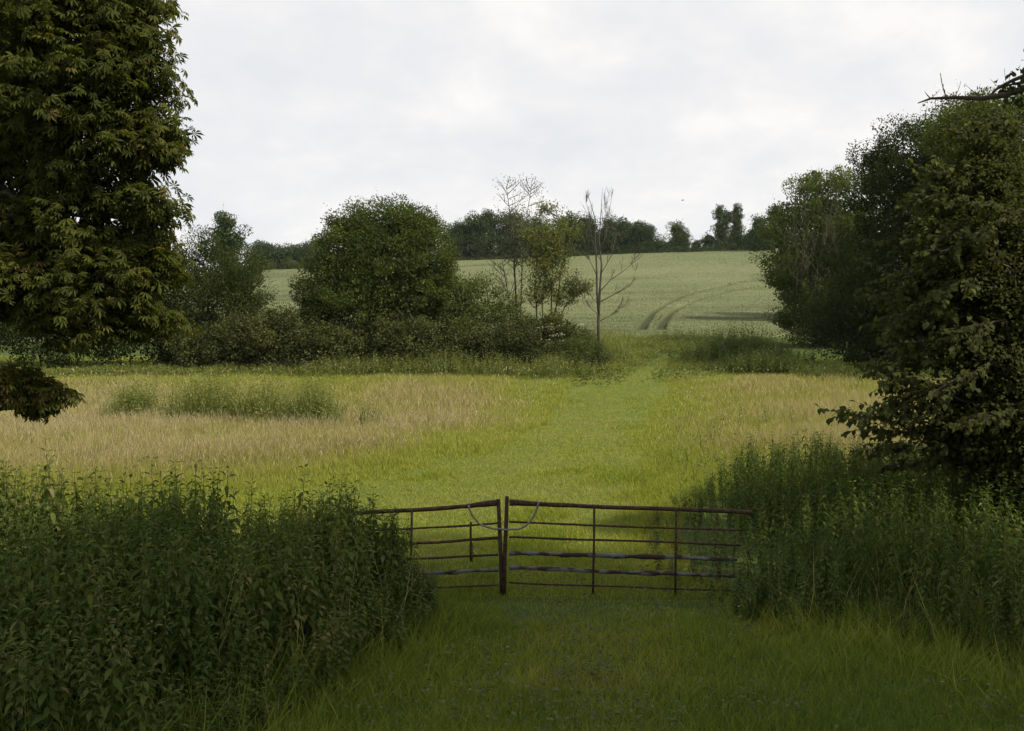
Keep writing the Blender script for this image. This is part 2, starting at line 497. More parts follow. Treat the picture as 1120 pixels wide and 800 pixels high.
# ------------------------------------------------------------------ trees
def crown(acc, blobs, leaf, nclus, per, rc, T=DIA, TF=DIA_F, flat=.75, brown=0, up=.5, asp=.62, shoots=.25, core=.18, tint0=.5, droop=0.0, tvar=.16, shoot_len=1.0):
    """blobs: list of (centre, radii). Returns cluster centres."""
    C = np.array([b[0] for b in blobs]); S = np.array([b[1] for b in blobs])
    wgt = (S[:, 0] * S[:, 2] + S[:, 1] * S[:, 2] + S[:, 0] * S[:, 1]); wgt = wgt / wgt.sum()
    bi = R.choice(len(blobs), nclus * 2, p=wgt)
    d = rdir(len(bi))
    rr = np.where(R.random(len(bi)) < .3, R.uniform(.45, .8, len(bi)), R.uniform(.8, 1.04, len(bi)))
    pc = C[bi] + d * S[bi] * rr[:, None]
    q = np.linalg.norm((pc[:, None, :] - C[None]) / S[None], axis=-1)
    q[np.arange(len(bi)), bi] = 9
    keep = q.min(1) > .72
    pc, d, rr = pc[keep][:nclus], d[keep][:nclus], rr[keep][:nclus]
    m = len(pc)
    R_c = rc * R.uniform(.55, 1.35, m)
    ct = tint0 + R.normal(0, tvar * .7, m) + brown * .38 * (R.random(m) < .14)
    ci = np.repeat(np.arange(m), per)
    nl = len(ci)
    ld = rdir(nl); ld[:, 2] = ld[:, 2] * flat + .12
    pos = pc[ci] + ld * (R_c[ci] * (.45 + .6 * R.random(nl) ** .5))[:, None]
    N_ = ld * .9 + np.array([0, 0, up]) + d[ci] * .3 + R.normal(0, .35, (nl, 3))
    A_ = d[ci] * .6 + ld * .5 + R.normal(0, .6, (nl, 3)) + np.array([0, 0, -droop])
    sz = leaf * R.uniform(.6, 1.3, nl)
    inst(acc, T, TF, pos, A_, N_, sz, sz * asp, np.clip(ct[ci] + R.normal(0, tvar, nl), 0, 1))
    # sprigs breaking the outline
    ns = int(m * shoots)
    if ns:
        si = R.choice(np.where(rr > .8)[0], ns)
        sd = unit(d[si] * .8 + np.array([0, 0, .55]) + R.normal(0, .35, (ns, 3)))
        sl = rc * R.uniform(.7, 1.9, ns) * shoot_len
        k = 9
        t = np.tile(np.linspace(.2, 1, k), ns); ii = np.repeat(np.arange(ns), k)
        pos = pc[si][ii] + sd[ii] * (sl[ii] * t)[:, None] + R.normal(0, leaf * .3, (ns * k, 3))
        A_ = sd[ii] * .5 + R.normal(0, .7, (ns * k, 3)) + np.array([0, 0, -droop])
        sz = leaf * R.uniform(.6, 1.15, ns * k) * (1.1 - .4 * t)
        inst(acc, T, TF, pos, A_, R.normal(0, .5, (ns * k, 3)) + np.array([0, 0, .8]), sz, sz * asp, np.clip(tint0 + .12 + R.normal(0, tvar, ns * k), 0, 1))
    # inner leaves
    nc = int(nl * core)
    if nc:
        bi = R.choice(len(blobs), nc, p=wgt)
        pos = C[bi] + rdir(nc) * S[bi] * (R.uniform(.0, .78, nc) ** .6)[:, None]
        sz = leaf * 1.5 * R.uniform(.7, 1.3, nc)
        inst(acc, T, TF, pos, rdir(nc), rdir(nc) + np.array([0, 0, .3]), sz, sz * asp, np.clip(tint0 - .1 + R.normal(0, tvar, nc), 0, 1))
    return pc


def pxblobs(bl, d, dep=1.0):
    s = d / F
    out = []
    for b in bl:
        bx, by, rx, ry = b[:4]; dd = b[4] if len(b) > 4 else 0
        c = P(bx, by, d); c[1] += dd
        out.append((c, (rx * s, dep * .5 * (rx + min(ry, rx * 1.3)) * s, ry * s)))
    return out


def trunk_and_limbs(acc, base, cen, r0, pc, nl, fork=.45, sides=7):
    cen = np.asarray(cen, float)
    top = base + (cen - base) * np.array([.7, .7, 1.0]) * fork
    p = curve_pts(base - np.array([0, 0, .15]), top, 6, 0, .12)
    tube(acc, p, np.linspace(r0 * 1.25, r0 * .75, 6), sides)
    if len(pc) == 0: return
    idx = R.choice(len(pc), min(nl, len(pc)), replace=False)
    for i in idx:
        st = p[R.integers(3, 6)] if R.random() < .6 else top
        q = curve_pts(st, pc[i], 7, R.uniform(-.06, .08), .35)
        tube(acc, q, np.linspace(r0 * .42, max(r0 * .05, .006), 7), 5)


def tree(name, label, cat, px, d, bl, leaf, nclus, per, rc, mat, bark=None, r0=.2, limbs=18, group=None, dep=1.0, **kw):
    X = (px - CX) / F * d
    base = np.array([X, d, float(gz(X, d))])
    root = empty(name, base, label, cat, group)
    blobs = pxblobs(bl, d, dep)
    a = Acc(); pc = crown(a, blobs, leaf * .74, int(nclus * (1.25 if d > 180 else .55)), int(per * (2.6 if d > 180 else 4.2)), rc * (.92 if d > 180 else 1.22), **kw)
    a.build('crown', mat, root, base)
    t = Acc()
    cen = np.mean([b[0] for b in blobs], axis=0)
    trunk_and_limbs(t, base, cen, r0, pc, limbs)
    t.build('trunk', bark or M_bark, root, base)
    return root


# --- horse chestnut framing the left side
def chestnut():
    base = np.array([-7.4, 12.6, float(gz(-7.4, 12.6))])
    root = empty('chestnut_tree', base, 'big horse chestnut with browning fingered leaves filling the upper left', 'tree')
    d = 12.0
    bl = [(92, 18, 84, 70), (132, 22, 44, 34, -.2), (75, 105, 88, 70, -.3), (150, 72, 44, 34, -.2), (150, 92, 40, 16, .3), (110, 170, 70, 60), (160, 145, 44, 26, .1), (158, 178, 38, 15, -.3), (100, 250, 82, 56, .2),
          (164, 232, 42, 17, -.3), (150, 270, 40, 26, .2), (155, 302, 46, 20, -.1), (120, 322, 66, 34, -.2), (138, 352, 50, 20, .2), (45, 315, 80, 44), (95, 365, 40, 15, -.2),
          (-75, 170, 90, 160, 1.0), (-60, 300, 100, 56), (40, -85, 110, 80), (-110, 10, 120, 180, 1.2)]
    a = Acc()
    pc = crown(a, pxblobs(bl, d, 1.0), 0.10, 1450, 19, .27, PALM, PALM_F, flat=.5, brown=.4, up=.9, asp=1.0, shoots=.10, core=.16, tint0=.42, droop=.55, tvar=.15, shoot_len=.45)
    # lower drooping bough
    bl2 = [(-10, 424, 50, 14), (22, 426, 36, 13), (48, 432, 26, 11), (72, 438, 20, 6), (30, 444, 22, 6), (92, 438, 10, 4)]
    crown(a, pxblobs(bl2, d, 1.2), .095, 95, 18, .17, PALM, PALM_F, up=1.0, asp=1.0, shoots=.3, core=.0, tint0=.58, droop=.5, shoot_len=.6)
    # limb outside the picture and the rest of the crown
    crown(a, [((-10.3, 13.5, 6.5), (3.0, 3.2, 4.2)), ((-8.8, 14, 11.2), (3.6, 3.4, 2.8))], .2, 190, 10, .6, PALM, PALM_F, up=1.0, asp=1.0, shoots=0, core=.4, tint0=.4, droop=.35)
    a.build('crown', M_chestnut, root, base)
    t = Acc()
    tube(t, curve_pts(base - [0, 0, .2], base + [0.3, .2, 5.5], 8, 0, .1), np.linspace(.42, .26, 8), 10)
    for i in R.choice(len(pc), 46, replace=False):
        st = base + np.array([.2, .1, R.uniform(3.6, 5.5)])
        tube(t, curve_pts(st, pc[i], 8, R.uniform(-.03, .10), .3), np.linspace(.06, .006, 8), 5)
    tube(t, curve_pts(base + [0, 0, 2.4], P(85, 436, d), 9, -.05, .15), np.linspace(.04, .006, 9), 6)
    t.build('trunk', M_bark, root, base)


chestnut()

# --- near hazel on the right
def hazel():
    d = 15.5
    bx = 8.6
    base = np.array([bx, 16.0, float(gz(bx, 16.0))])
    root = empty('hazel_tree', base, 'sprawling dark hazel on the right with low boughs reaching over the nettles', 'tree')
    bl = [(1085, 205, 44, 34, .8), (1105, 165, 38, 26, 1.0), (1115, 230, 50, 50, .8), (1070, 258, 46, 20), (1115, 300, 62, 56, .5), (1052, 312, 34, 14, -.2), (1095, 345, 52, 32), (1130, 400, 66, 58, .3), (1072, 388, 42, 18, -.2),
          (1098, 445, 50, 36), (1125, 500, 58, 58), (1058, 440, 34, 14, .2), (1068, 488, 42, 24, .2), (1040, 468, 24, 8)]
    a = Acc()
    pc = crown(a, pxblobs(bl, d, 1.1), .066, 1350, 62, .31, OVA, OVA_F, flat=.5, up=.9, asp=.74, shoots=.6, core=.12, tint0=.5, tvar=.09, droop=.3, shoot_len=1.2)
    sprays = []
    def spray(p0, p1, nt, tl):
        p0, p1 = np.array(p0), np.array(p1)
        q = curve_pts(p0, p1, 10, .06, .12)
        sprays.append((q, .014))
        dr = unit(p1 - p0)
        for k in range(nt):
            u = R.uniform(.2, 1.0); c = q[int(u * 9)]
            side = unit(np.cross(dr, [0, 0, 1.0])) * (1 if k % 2 else -1)
            e = c + (dr * R.uniform(.3, 1) + side * R.uniform(.2, .9) + np.array([0, 0, R.uniform(-.35, .3)])) * tl * (1.15 - .6 * u) * R.uniform(.6, 1.2)
            w_ = curve_pts(c, e, 6, .04, .2); sprays.append((w_, .005))
            m_ = 11
            t_ = np.linspace(.1, 1, m_)
            pos = np.stack([np.interp(t_, np.linspace(0, 1, 6), w_[:, j]) for j in range(3)], -1)
            A_ = unit(e - c)[None] * .55 + R.normal(0, .55, (m_, 3)) + [0, 0, -.55]
            sz = .10 * R.uniform(.55, 1.2, m_)
            inst(a, OVA, OVA_F, pos, A_, R.normal(0, .35, (m_, 3)) + [0, -.25, 1], sz, sz * .78, np.clip(.5 + R.normal(0, .17, m_), 0, 1))
    for (x0, y0, x1, y1, dd, nt) in ((1060, 472, 911, 457, -.3, 34), (1060, 485, 932, 472, .3, 28), (1060, 494, 952, 497, 0, 28), (1060, 450, 960, 403, .2, 30), (1060, 440, 966, 422, -.3, 26), (1060, 460, 978, 440, .5, 24),
                                     (1075, 372, 976, 345, -.2, 30), (1070, 380, 985, 366, .3, 26), (1075, 398, 975, 388, 0, 28), (1060, 505, 978, 514, .3, 24), (1070, 325, 985, 312, .2, 26), (1085, 275, 996, 284, 0, 26),
                                     (1060, 420, 972, 452, -.1, 22), (1080, 218, 1020, 190, .4, 24), (1080, 235, 1004, 222, .3, 26), (1075, 258, 1008, 248, .1, 24), (1065, 285, 985, 270, .3, 28), (1060, 305, 992, 300, .2, 24),
                                     (1060, 335, 966, 328, .3, 28), (1055, 355, 970, 360, .1, 26), (1055, 400, 955, 408, .4, 28), (1100, 170, 1050, 148, .6, 22), (1115, 160, 1085, 132, .6, 20), (1080, 300, 1010, 335, -.5, 24),
                                     (1090, 250, 1030, 280, -.5, 24), (1090, 400, 1020, 430, -.6, 24), (1100, 350, 1035, 372, -.6, 24), (1110, 300, 1050, 262, -.6, 24), (1120, 450, 1050, 470, -.7, 24), (1120, 240, 1065, 225, -.4, 22)):
        spray(P(x0, y0, d + dd), P(x1, y1, d + dd - .3), nt, .8)
    crown(a, [((13.0, 17.5, 5.2), (3.5, 3.2, 3.6)), ((12.8, 17, 2.5), (3.5, 3, 2.2))], .2, 150, 26, .6, OVA, OVA_F, up=.9, asp=.8, core=.4, tint0=.45)
    a.build('crown', M_hazel, root, base)
    t = Acc()
    for k in range(5):
        tip = base + np.array([R.uniform(-1.6, 1.4), R.uniform(-1, 1), R.uniform(2.8, 4.3)])
        tube(t, curve_pts(base + [R.normal(0, .2), R.normal(0, .2), -.2], tip, 9, .05, .2), np.linspace(.11, .03, 9), 6)
    for i in R.choice(len(pc), 60, replace=False):
        st = base + np.array([R.uniform(-.8, .3), R.uniform(-.4, .4), R.uniform(.8, 3.5)])
        tube(t, curve_pts(st, pc[i], 8, .05, .3), np.linspace(.035, .005, 8), 5)
    for q, r_ in sprays:
        tube(t, q, np.linspace(r_, .0025, len(q)), 4)
        if r_ > .01: tube(t, curve_pts(base + [0, 0, R.uniform(1, 2.5)], q[0], 7, .05, .2), np.linspace(.04, r_, 7), 5)
    t.build('trunk', M_bark, root, base)


hazel()

# --- middle distance right
tree('dark_tree', 'tall dark spreading tree at the right edge of the meadow', 'tree', 1005, 65,
     [(1010, 195, 68, 66), (1050, 150, 62, 34), (985, 248, 56, 60), (1030, 260, 80, 80), (952, 318, 54, 60), (1000, 335, 100, 62), (945, 358, 66, 40), (1090, 200, 60, 60), (1080, 330, 70, 70), (1000, 372, 90, 34), (975, 172, 30, 26, 1.5)],
     .20, 620, 80, .8, M_dark, r0=.38, limbs=26, shoots=.45, tint0=.24, core=.5)
tree('bright_topped_tree', 'leafy tree with sunlit yellowish top rising over the dark right tree', 'tree', 1075, 60,
     [(1062, 136, 36, 26), (1095, 140, 40, 34), (1035, 152, 22, 24), (1105, 180, 50, 44)], .2, 230, 60, .75, M_bush, r0=.3, limbs=14, shoots=.6, tint0=.7)
rt = tree('scrubby_tree', 'scrubby grey green tree with bare pale twigs at the wheat field corner', 'tree', 890, 86,
          [(905, 222, 32, 34), (880, 248, 36, 44), (862, 272, 26, 42), (895, 300, 40, 50), (872, 325, 26, 34), (925, 250, 40, 60), (900, 352, 42, 34)],
          .27, 330, 52, .85, M_pale, M_greybark, r0=.25, limbs=12, shoots=.4, tint0=.12, core=.15)
bb = np.array(rt.location)
t = Acc()
for k in range(15):
    st = P(R.uniform(865, 915), R.uniform(300, 335), 82.0 + R.random())
    en = P(R.uniform(848, 925), R.uniform(195, 265), 81.0 + R.random())
    tube(t, curve_pts(st, en, 7, .03, .3), np.linspace(.035, .012, 7), 4)
    for j in range(3):
        m_ = st + (en - st) * R.uniform(.4, .9)
        tube(t, curve_pts(m_, m_ + np.array([R.normal(0, .7), R.normal(0, .3), R.uniform(.7, 2.0)]), 4, 0, .2), np.linspace(.016, .008, 4), 4)
t.build('bare_branches', M_greybark, rt, bb)
tree('edge_tree', 'tall tree at the back of the right hand row beside the wheat', 'tree', 905, 121,
     [(905, 255, 36, 40), (900, 300, 46, 45), (890, 320, 36, 28)], .33, 150, 46, 1.1, M_dark, r0=.3, limbs=10, shoots=.3, tint0=.45)
tree('edge_tree', 'tree continuing the right hand row behind the scrubby grey tree', 'tree', 925, 112,
     [(900, 245, 45, 45), (925, 290, 50, 60), (872, 262, 26, 36), (865, 300, 22, 40)], .33, 160, 46, 1.1, M_dark, r0=.3, limbs=10, shoots=.3, tint0=.5)

# --- left of the hedge
tree('elder_tree', 'dark feathery tree standing just right of the chestnut leaves', 'tree', 235, 67,
     [(238, 318, 46, 38), (246, 290, 32, 26), (215, 300, 34, 36), (268, 322, 22, 18), (225, 350, 62, 40), (275, 332, 16, 11), (190, 320, 44, 50), (205, 290, 34, 30), (258, 315, 34, 36), (228, 276, 26, 16)],
     .21, 330, 56, .7, M_dark, r0=.22, limbs=18, shoots=.6, tint0=.55, asp=.4)
tree('slender_tree', 'tall slender tree with a knobbly crown poking above the feathery tree', 'tree', 250, 150,
     [(248, 246, 13, 10), (256, 262, 13, 10), (243, 264, 12, 12), (251, 280, 17, 12), (252, 305, 18, 18)], .42, 110, 40, 1.0, M_skyl, r0=.25, limbs=10, shoots=.4, tint0=.4)
tree('round_field_tree', 'big round topped tree standing in the hedge', 'tree', 415, 68,
     [(418, 270, 56, 48), (430, 248, 34, 25), (388, 282, 46, 46), (455, 285, 42, 52), (358, 322, 32, 40), (478, 322, 24, 42), (415, 325, 84, 48), (345, 342, 18, 26), (392, 252, 34, 26), (455, 258, 26, 28)],
     .19, 760, 50, .62, M_bush, r0=.35, limbs=20, shoots=.22, tint0=.55, core=.35)

HEDGE = 66
def hedge(name, label, bl, d, leaf, ncl, per, rc, mat, tint0, cat='hedge', **kw):
    px = np.mean([b[0] for b in bl]); X = (px - CX) / F * d
    base = np.array([X, d, float(gz(X, d))])
    root = empty(name, base, label, cat)
    a = Acc(); pc = crown(a, pxblobs(bl, d, 1.0), leaf * .74, int(ncl * (1.25 if d > 180 else .6)), int(per * (2.4 if d > 180 else 3.8)), rc * (.92 if d > 180 else 1.15), tint0=tint0, **kw)
    a.build('foliage', mat, root, base)
    for i in R.choice(len(pc), min(len(pc), 9), replace=False):
        t = Acc()
        g0 = np.array([pc[i][0] + R.normal(0, .4), pc[i][1] + R.normal(0, .3), 0]); g0[2] = gz(g0[0], g0[1]) - .1
        tube(t, curve_pts(g0, pc[i], 5, 0, .25), np.linspace(.05, .012, 5), 5)
        t.build('stem', M_bark, root, base)
    return root


hedge('hedge', 'dense shadowed hedge running behind the chestnut bough on the left',
      [(-40, 358, 60, 52), (40, 355, 60, 54), (110, 357, 54, 52), (165, 362, 48, 46), (205, 374, 40, 36)], 67, .21, 300, 56, .7, M_dark, .4, shoots=.3, core=.25)
hedge('hedge', 'low rounded hedge in front of the big round topped tree',
      [(225, 386, 30, 24), (250, 380, 30, 28), (282, 376, 30, 30), (305, 370, 22, 30), (318, 350, 9, 14), (345, 382, 36, 26), (390, 379, 38, 27), (440, 377, 40, 29), (482, 379, 34, 27), (510, 382, 26, 24)],
      65, .20, 470, 56, .62, M_hedge, .66, shoots=.4, core=.25)
hedge('thorn_bush', 'loose olive thorn bush right of the round topped tree', [(528, 338, 30, 30), (508, 345, 24, 32), (545, 350, 30, 26), (520, 362, 40, 26)], 67, .19, 170, 40, .6, M_pale, .2, 'bush', shoots=.9, core=.1)
hedge('thorn_bush', 'low dark bush at the foot of the thin leafy saplings', [(545, 385, 36, 20), (575, 378, 30, 24), (515, 388, 26, 18), (600, 390, 24, 16)], 64.5, .19, 190, 50, .5, M_hedge, .42, 'bush', shoots=.4, core=.2)
eb = hedge('elder_bush', 'elder bush with flat cream flower heads below the saplings', [(600, 362, 26, 18), (615, 372, 24, 18), (585, 366, 22, 18), (632, 378, 18, 14)], 66, .2, 120, 44, .5, M_hedge, .6, 'bush', shoots=.4)
a = Acc()
for k in range(26):
    c = P(R.normal(604, 14), R.normal(362, 9), 66 - 1.3 + R.uniform(-.3, .3)); m_ = 10
    pos = c + np.stack([R.normal(0, .10, m_), R.normal(0, .06, m_), R.normal(0, .025, m_)], -1)
    inst(a, DIA, DIA_F, pos, R.normal(0, 1, (m_, 3)) * [1, 1, .1], R.normal(0, .5, (m_, 3)) + [0, -.8, 1], .07, .06, R.random(m_))
a.build('blossom', M_cream, eb, np.array(eb.location))
hedge('willow_bush', 'low yellow green willowy bush left of the gap in the hedge', [(620, 388, 24, 14), (640, 386, 18, 15), (600, 392, 20, 11), (655, 390, 12, 12)], 64, .2, 120, 44, .42, M_weed, .25, 'bush', shoots=.9, core=.15, asp=.28)


# --- thin and dead trees in the hedge gap
def grow(acc, p, d, L, r, lev, spread, tips, nch=4, upbias=.25, rmin=.010):
    n = 7
    pts = [np.array(p, float)]; dd = unit(np.array(d, float))
    for i in range(n - 1):
        dd = unit(dd + R.normal(0, .07, 3) + np.array([0, 0, upbias * .12]))
        pts.append(pts[-1] + dd * L / (n - 1))
    pts = np.array(pts)
    tube(acc, pts, np.linspace(r, max(r * .35, rmin), n), 5, cap=False)
    tips.append(pts[-1])
    if lev == 0: return
    for k in range(nch):
        t = R.uniform(.25, .95); q = pts[int(t * (n - 1))]
        ax = unit(np.cross(dd, rdir(1)[0]))
        nd = unit(dd * cos(spread) + ax * sin(spread) + np.array([0, 0, upbias]))
        tips.append(q)
        grow(acc, q, nd, L * R.uniform(.35, .6) * (1.15 - .5 * t), max(r * .45 * (1.2 - .5 * t), rmin), lev - 1, spread, tips, nch, upbias, rmin)


def dead_tree():
    d = 67.0; X = (655 - CX) / F * d; base = np.array([X, d, float(gz(X, d))])
    root = empty('dead_tree', base, 'bare leafless dead tree with upswept grey branches', 'tree')
    t = Acc(); tips = []
    b2 = P(654, 372, d) 
    base2 = base.copy()
    tube(t, np.array([base2 - [0, 0, .2], P(654.5, 350, d), P(656, 320, d), P(658, 290, d), P(655, 262, d), P(657, 238, d), P(659, 206, d)]), [.12, .10, .08, .06, .04, .026, .008], 7)
    tube(t, np.array([P(655, 345, d), P(653, 320, d), P(652.5, 290, d), P(651, 262, d), P(651, 240, d), P(646, 222, d), P(643, 214, d)]), [.10, .08, .065, .045, .032, .02, .010], 6)
    for pts, r in (([(657, 318), (668, 306), (680, 298), (690, 290), (693, 284)], .045), ([(657, 330), (672, 322), (684, 316), (692, 308), (695, 296)], .045),
                   ([(657, 300), (664, 288), (670, 276), (673, 262)], .04), ([(657, 275), (662, 258), (665, 240), (669, 216)], .05), ([(660, 262), (661, 245), (662, 228)], .03),
                   ([(655, 345), (645, 336), (638, 326), (634, 315)], .035), ([(655, 352), (668, 345), (676, 338)], .03), ([(652, 300), (645, 285), (641, 268)], .035),
                   ([(651, 262), (646, 240), (641, 222)], .03), ([(657, 285), (650, 272), (646, 255)], .03), ([(656, 335), (647, 325), (642, 318)], .025)):
        q = np.array([P(x, y, d + (i * .25 - .2) * (1 if r > .034 else -1)) for i, (x, y) in enumerate(pts)])
        tube(t, q, np.linspace(r * .8, .010, len(q)), 5)
        for k in range(11):
            i = R.integers(1, len(q)); p0 = q[i] if i < len(q) - 1 else q[-1]
            dr = unit(q[i] - q[i - 1])
            grow(t, p0, unit(dr + R.normal(0, .45, 3) + [0, 0, .35]), R.uniform(.5, 1.3), .011, 1, .5, tips, 4, rmin=.006)
    t.build('branches', M_greybark, root, base)


dead_tree()


def sapling(label, px, d, stems, leafn, mat, tint0, leaf=.17, spread=.55, name='sapling'):
    X = (px - CX) / F * d; base = np.array([X, d, float(gz(X, d))])
    root = empty(name, base, label, 'tree')
    t = Acc(); tips = []
    for pts, r, nb, L in stems:
        q = np.array([P(x, y, d + .15 * i) for i, (x, y) in enumerate(pts)])
        tube(t, q, np.linspace(r, .018, len(q)), 6)
        for k in range(int(nb * 1.4)):
            u = R.uniform(.3, 1.0) * (len(q) - 1); i = int(min(u, len(q) - 2)); p0 = q[i] + (q[i + 1] - q[i]) * (u - i)
            th = R.uniform(0, 2 * pi)
            dr = unit(np.array([cos(th), sin(th) * .8, R.uniform(.3, 1.0)]))
            grow(t, p0, dr, L * R.uniform(.5, 1.1) * (1.25 - .6 * u / len(q)), .028, 1, spread, tips, 4, .3)
    tips = np.array(tips)
    if leafn:
        a = Acc()
        i = R.integers(0, len(tips), leafn)
        pos = tips[i] + R.normal(0, .21, (leafn, 3))
        sz = leaf * R.uniform(.6, 1.2, leafn)
        inst(a, DIA, DIA_F, pos, rdir(leafn), rdir(leafn) + [0, 0, .5], sz, sz * .6, np.clip(tint0 + R.normal(0, .18, leafn), 0, 1))
        a.build('leaves', mat, root, base)
    t.build('branches', M_greybark, root, base)


sapling('thin tall sapling with nearly bare twiggy top above the skyline', 566, 68.5,
        [([(566, 372), (565, 340), (563, 300), (562, 262), (558, 235), (554, 206)], .09, 22, 2.0), ([(568, 372), (570, 330), (571, 290), (573, 255), (578, 225), (581, 205)], .05, 14, 1.7),
         ([(560, 372), (557, 330), (552, 300), (548, 280)], .05, 8, 1.6)], 900, M_pale, .35, .13)
sapling('slim sapling clothed in sparse pale green leaves', 590, 67.5,
        [([(588, 375), (587, 345), (586, 310), (588, 270), (590, 235)], .09, 22, 1.7), ([(600, 375), (603, 340), (604, 300), (606, 262), (609, 232)], .08, 24, 1.8),
         ([(594, 375), (593, 330), (597, 290), (598, 262)], .06, 16, 1.6)], 5200, M_pale, .62, .17)
sapling('young leafy tree with airy branches reaching right over the wheat', 612, 68,
        [([(604, 372), (607, 345), (612, 310), (617, 280), (620, 258)], .07, 22, 1.7), ([(606, 365), (618, 335), (630, 322), (640, 318)], .05, 10, 1.2)], 3200, M_pale, .5, .17)

# --- skyline wood on the hill
SG = 'trees along the skyline'
def sky(label, px, bl, mat=M_skyl, name='skyline_tree', d=322, tint0=.42, ncl=100, per=40, leaf=.62, rc=1.9, r0=.4, **kw):
    X = (px - CX) / F * d
    return tree(name, label, 'tree', px, d, bl, leaf, ncl, per, rc, mat, r0=r0, limbs=8, group=SG, shoots=kw.pop('shoots', .25), tint0=tint0, core=.5, **kw)


sky('dark rounded tree at the left end of the skyline wood beside the slender tree', 288, [(284, 282, 14, 16), (293, 286, 14, 18), (286, 296, 14, 12)], d=335, tint0=.3)
sky('broad green skyline tree left of the big round topped tree', 318, [(312, 283, 16, 15), (326, 284, 15, 15), (318, 296, 18, 12)], d=340, tint0=.5)
sky('skyline tree half hidden by the left side of the round topped tree', 342, [(340, 284, 14, 18), (350, 283, 14, 20), (344, 297, 14, 10)], d=338, tint0=.42)
sky('small pale round bush under the leftmost skyline trees', 294, [(293, 298, 9, 8)], M_bush, 'skyline_bush', 326, .6, 26, 34, .5, 1.5, .2)
sky('pale oval bush in front of the broad left skyline tree', 321, [(320, 295, 10, 12)], M_pale, 'skyline_bush', 326, .15, 30, 34, .5, 1.5, .2)
sky('dark lumpy skyline tree emerging right of the round topped tree', 500, [(498, 266, 14, 18), (508, 258, 12, 13), (500, 284, 16, 12)], tint0=.3)
sky('tallest broad headed skyline tree left of the bare twiggy sapling', 526, [(522, 246, 17, 14), (536, 240, 12, 9), (530, 262, 22, 18), (526, 282, 22, 12)], tint0=.42, ncl=100)
sky('round skyline tree behind the bare twiggy sapling', 558, [(560, 244, 14, 12), (562, 262, 20, 18), (552, 280, 20, 12)], tint0=.5)
sky('shadowed skyline tree behind the slim leafy sapling', 590, [(588, 258, 20, 18), (594, 276, 22, 16)], tint0=.36)
sky('skyline tree with domed top right of the slim leafy sapling', 622, [(622, 246, 14, 12), (626, 262, 18, 18), (618, 280, 20, 12)], tint0=.46)
sky('dark narrow skyline tree just left of the dead tree', 644, [(640, 252, 12, 14), (646, 270, 16, 18)], tint0=.35)
sky('pointed skyline tree just right of the dead tree', 668, [(667, 248, 8, 8), (668, 262, 14, 16), (664, 280, 16, 10)], tint0=.4)
sky('small knob topped skyline tree between the pointed and the domed one', 682, [(681, 248, 5, 6), (684, 264, 12, 14), (684, 280, 14, 8)], tint0=.36)
sky('smooth domed dark skyline tree near the middle of the hill', 700, [(700, 258, 17, 13), (700, 274, 18, 14)], tint0=.32, shoots=.15)
sky('low spreading skyline tree on the shoulder right of the domed one', 722, [(716, 270, 12, 10), (728, 273, 12, 9), (722, 281, 18, 6)], tint0=.42, ncl=50)
sky('small upright skyline tree with a two tiered top left of the poplars', 743, [(740, 252, 8, 7), (744, 260, 10, 9), (743, 275, 12, 10)], tint0=.5, ncl=50)
sky('tiny low round skyline tree in the dip left of the poplars', 761, [(761, 271, 6, 7), (760, 280, 10, 5)], tint0=.35, ncl=30)
sky('flat topped bushy skyline tree touching the poplars on their left', 775, [(775, 262, 6, 5), (774, 276, 10, 10)], tint0=.42, ncl=40)
sky('taller bulky poplar of the skyline pair', 788, [(787, 234, 5, 9), (795, 238, 7, 9), (789, 252, 9, 14), (793, 268, 11, 14)], name='poplar_tree', tint0=.55, ncl=70, leaf=.5, rc=1.3, shoots=.5)
sky('narrow spire shaped poplar of the skyline pair', 806, [(805, 233, 4, 9), (806, 246, 6, 12), (805, 264, 8, 16)], name='poplar_tree', tint0=.5, ncl=50, leaf=.5, rc=1.2, shoots=.5)
sky('round dark skyline tree right of the poplars', 817, [(816, 268, 13, 12), (818, 278, 12, 8)], tint0=.35, ncl=50)
sky('lumpy skyline tree between the poplars and the right hand row', 831, [(830, 246, 6, 6), (827, 256, 9, 8), (834, 262, 12, 14), (832, 276, 12, 8)], d=300, tint0=.42)
sky('spiky conifer like tree at the right end of the skyline', 849, [(848, 232, 5, 8), (848, 246, 8, 13), (850, 266, 13, 16)], d=316, tint0=.35, leaf=.5, rc=1.3, shoots=.6)
hedge('hedge', 'low dull green hedge under the skyline wood left of the saplings', [(x, 289 + (x - 530) * -.02, 14, 5.5) for x in range(508, 640, 14)], 318, .55, 160, 34, 1.4, M_hedge, .55, shoots=.2)
hedge('hedge', 'low dark hedge along the top of the wheat towards the poplars', [(x, 281.5 + (x - 640) * -.03, 13, 5.5) for x in range(640, 840, 13)], 318, .55, 190, 34, 1.4, M_skyl, .3, shoots=.25)
hedge('hedge', 'low hedge line along the top of the wheat far left', [(x, 300.5, 13, 4.5) for x in range(262, 356, 13)], 322, .55, 90, 34, 1.2, M_skyl, .3, shoots=.2)

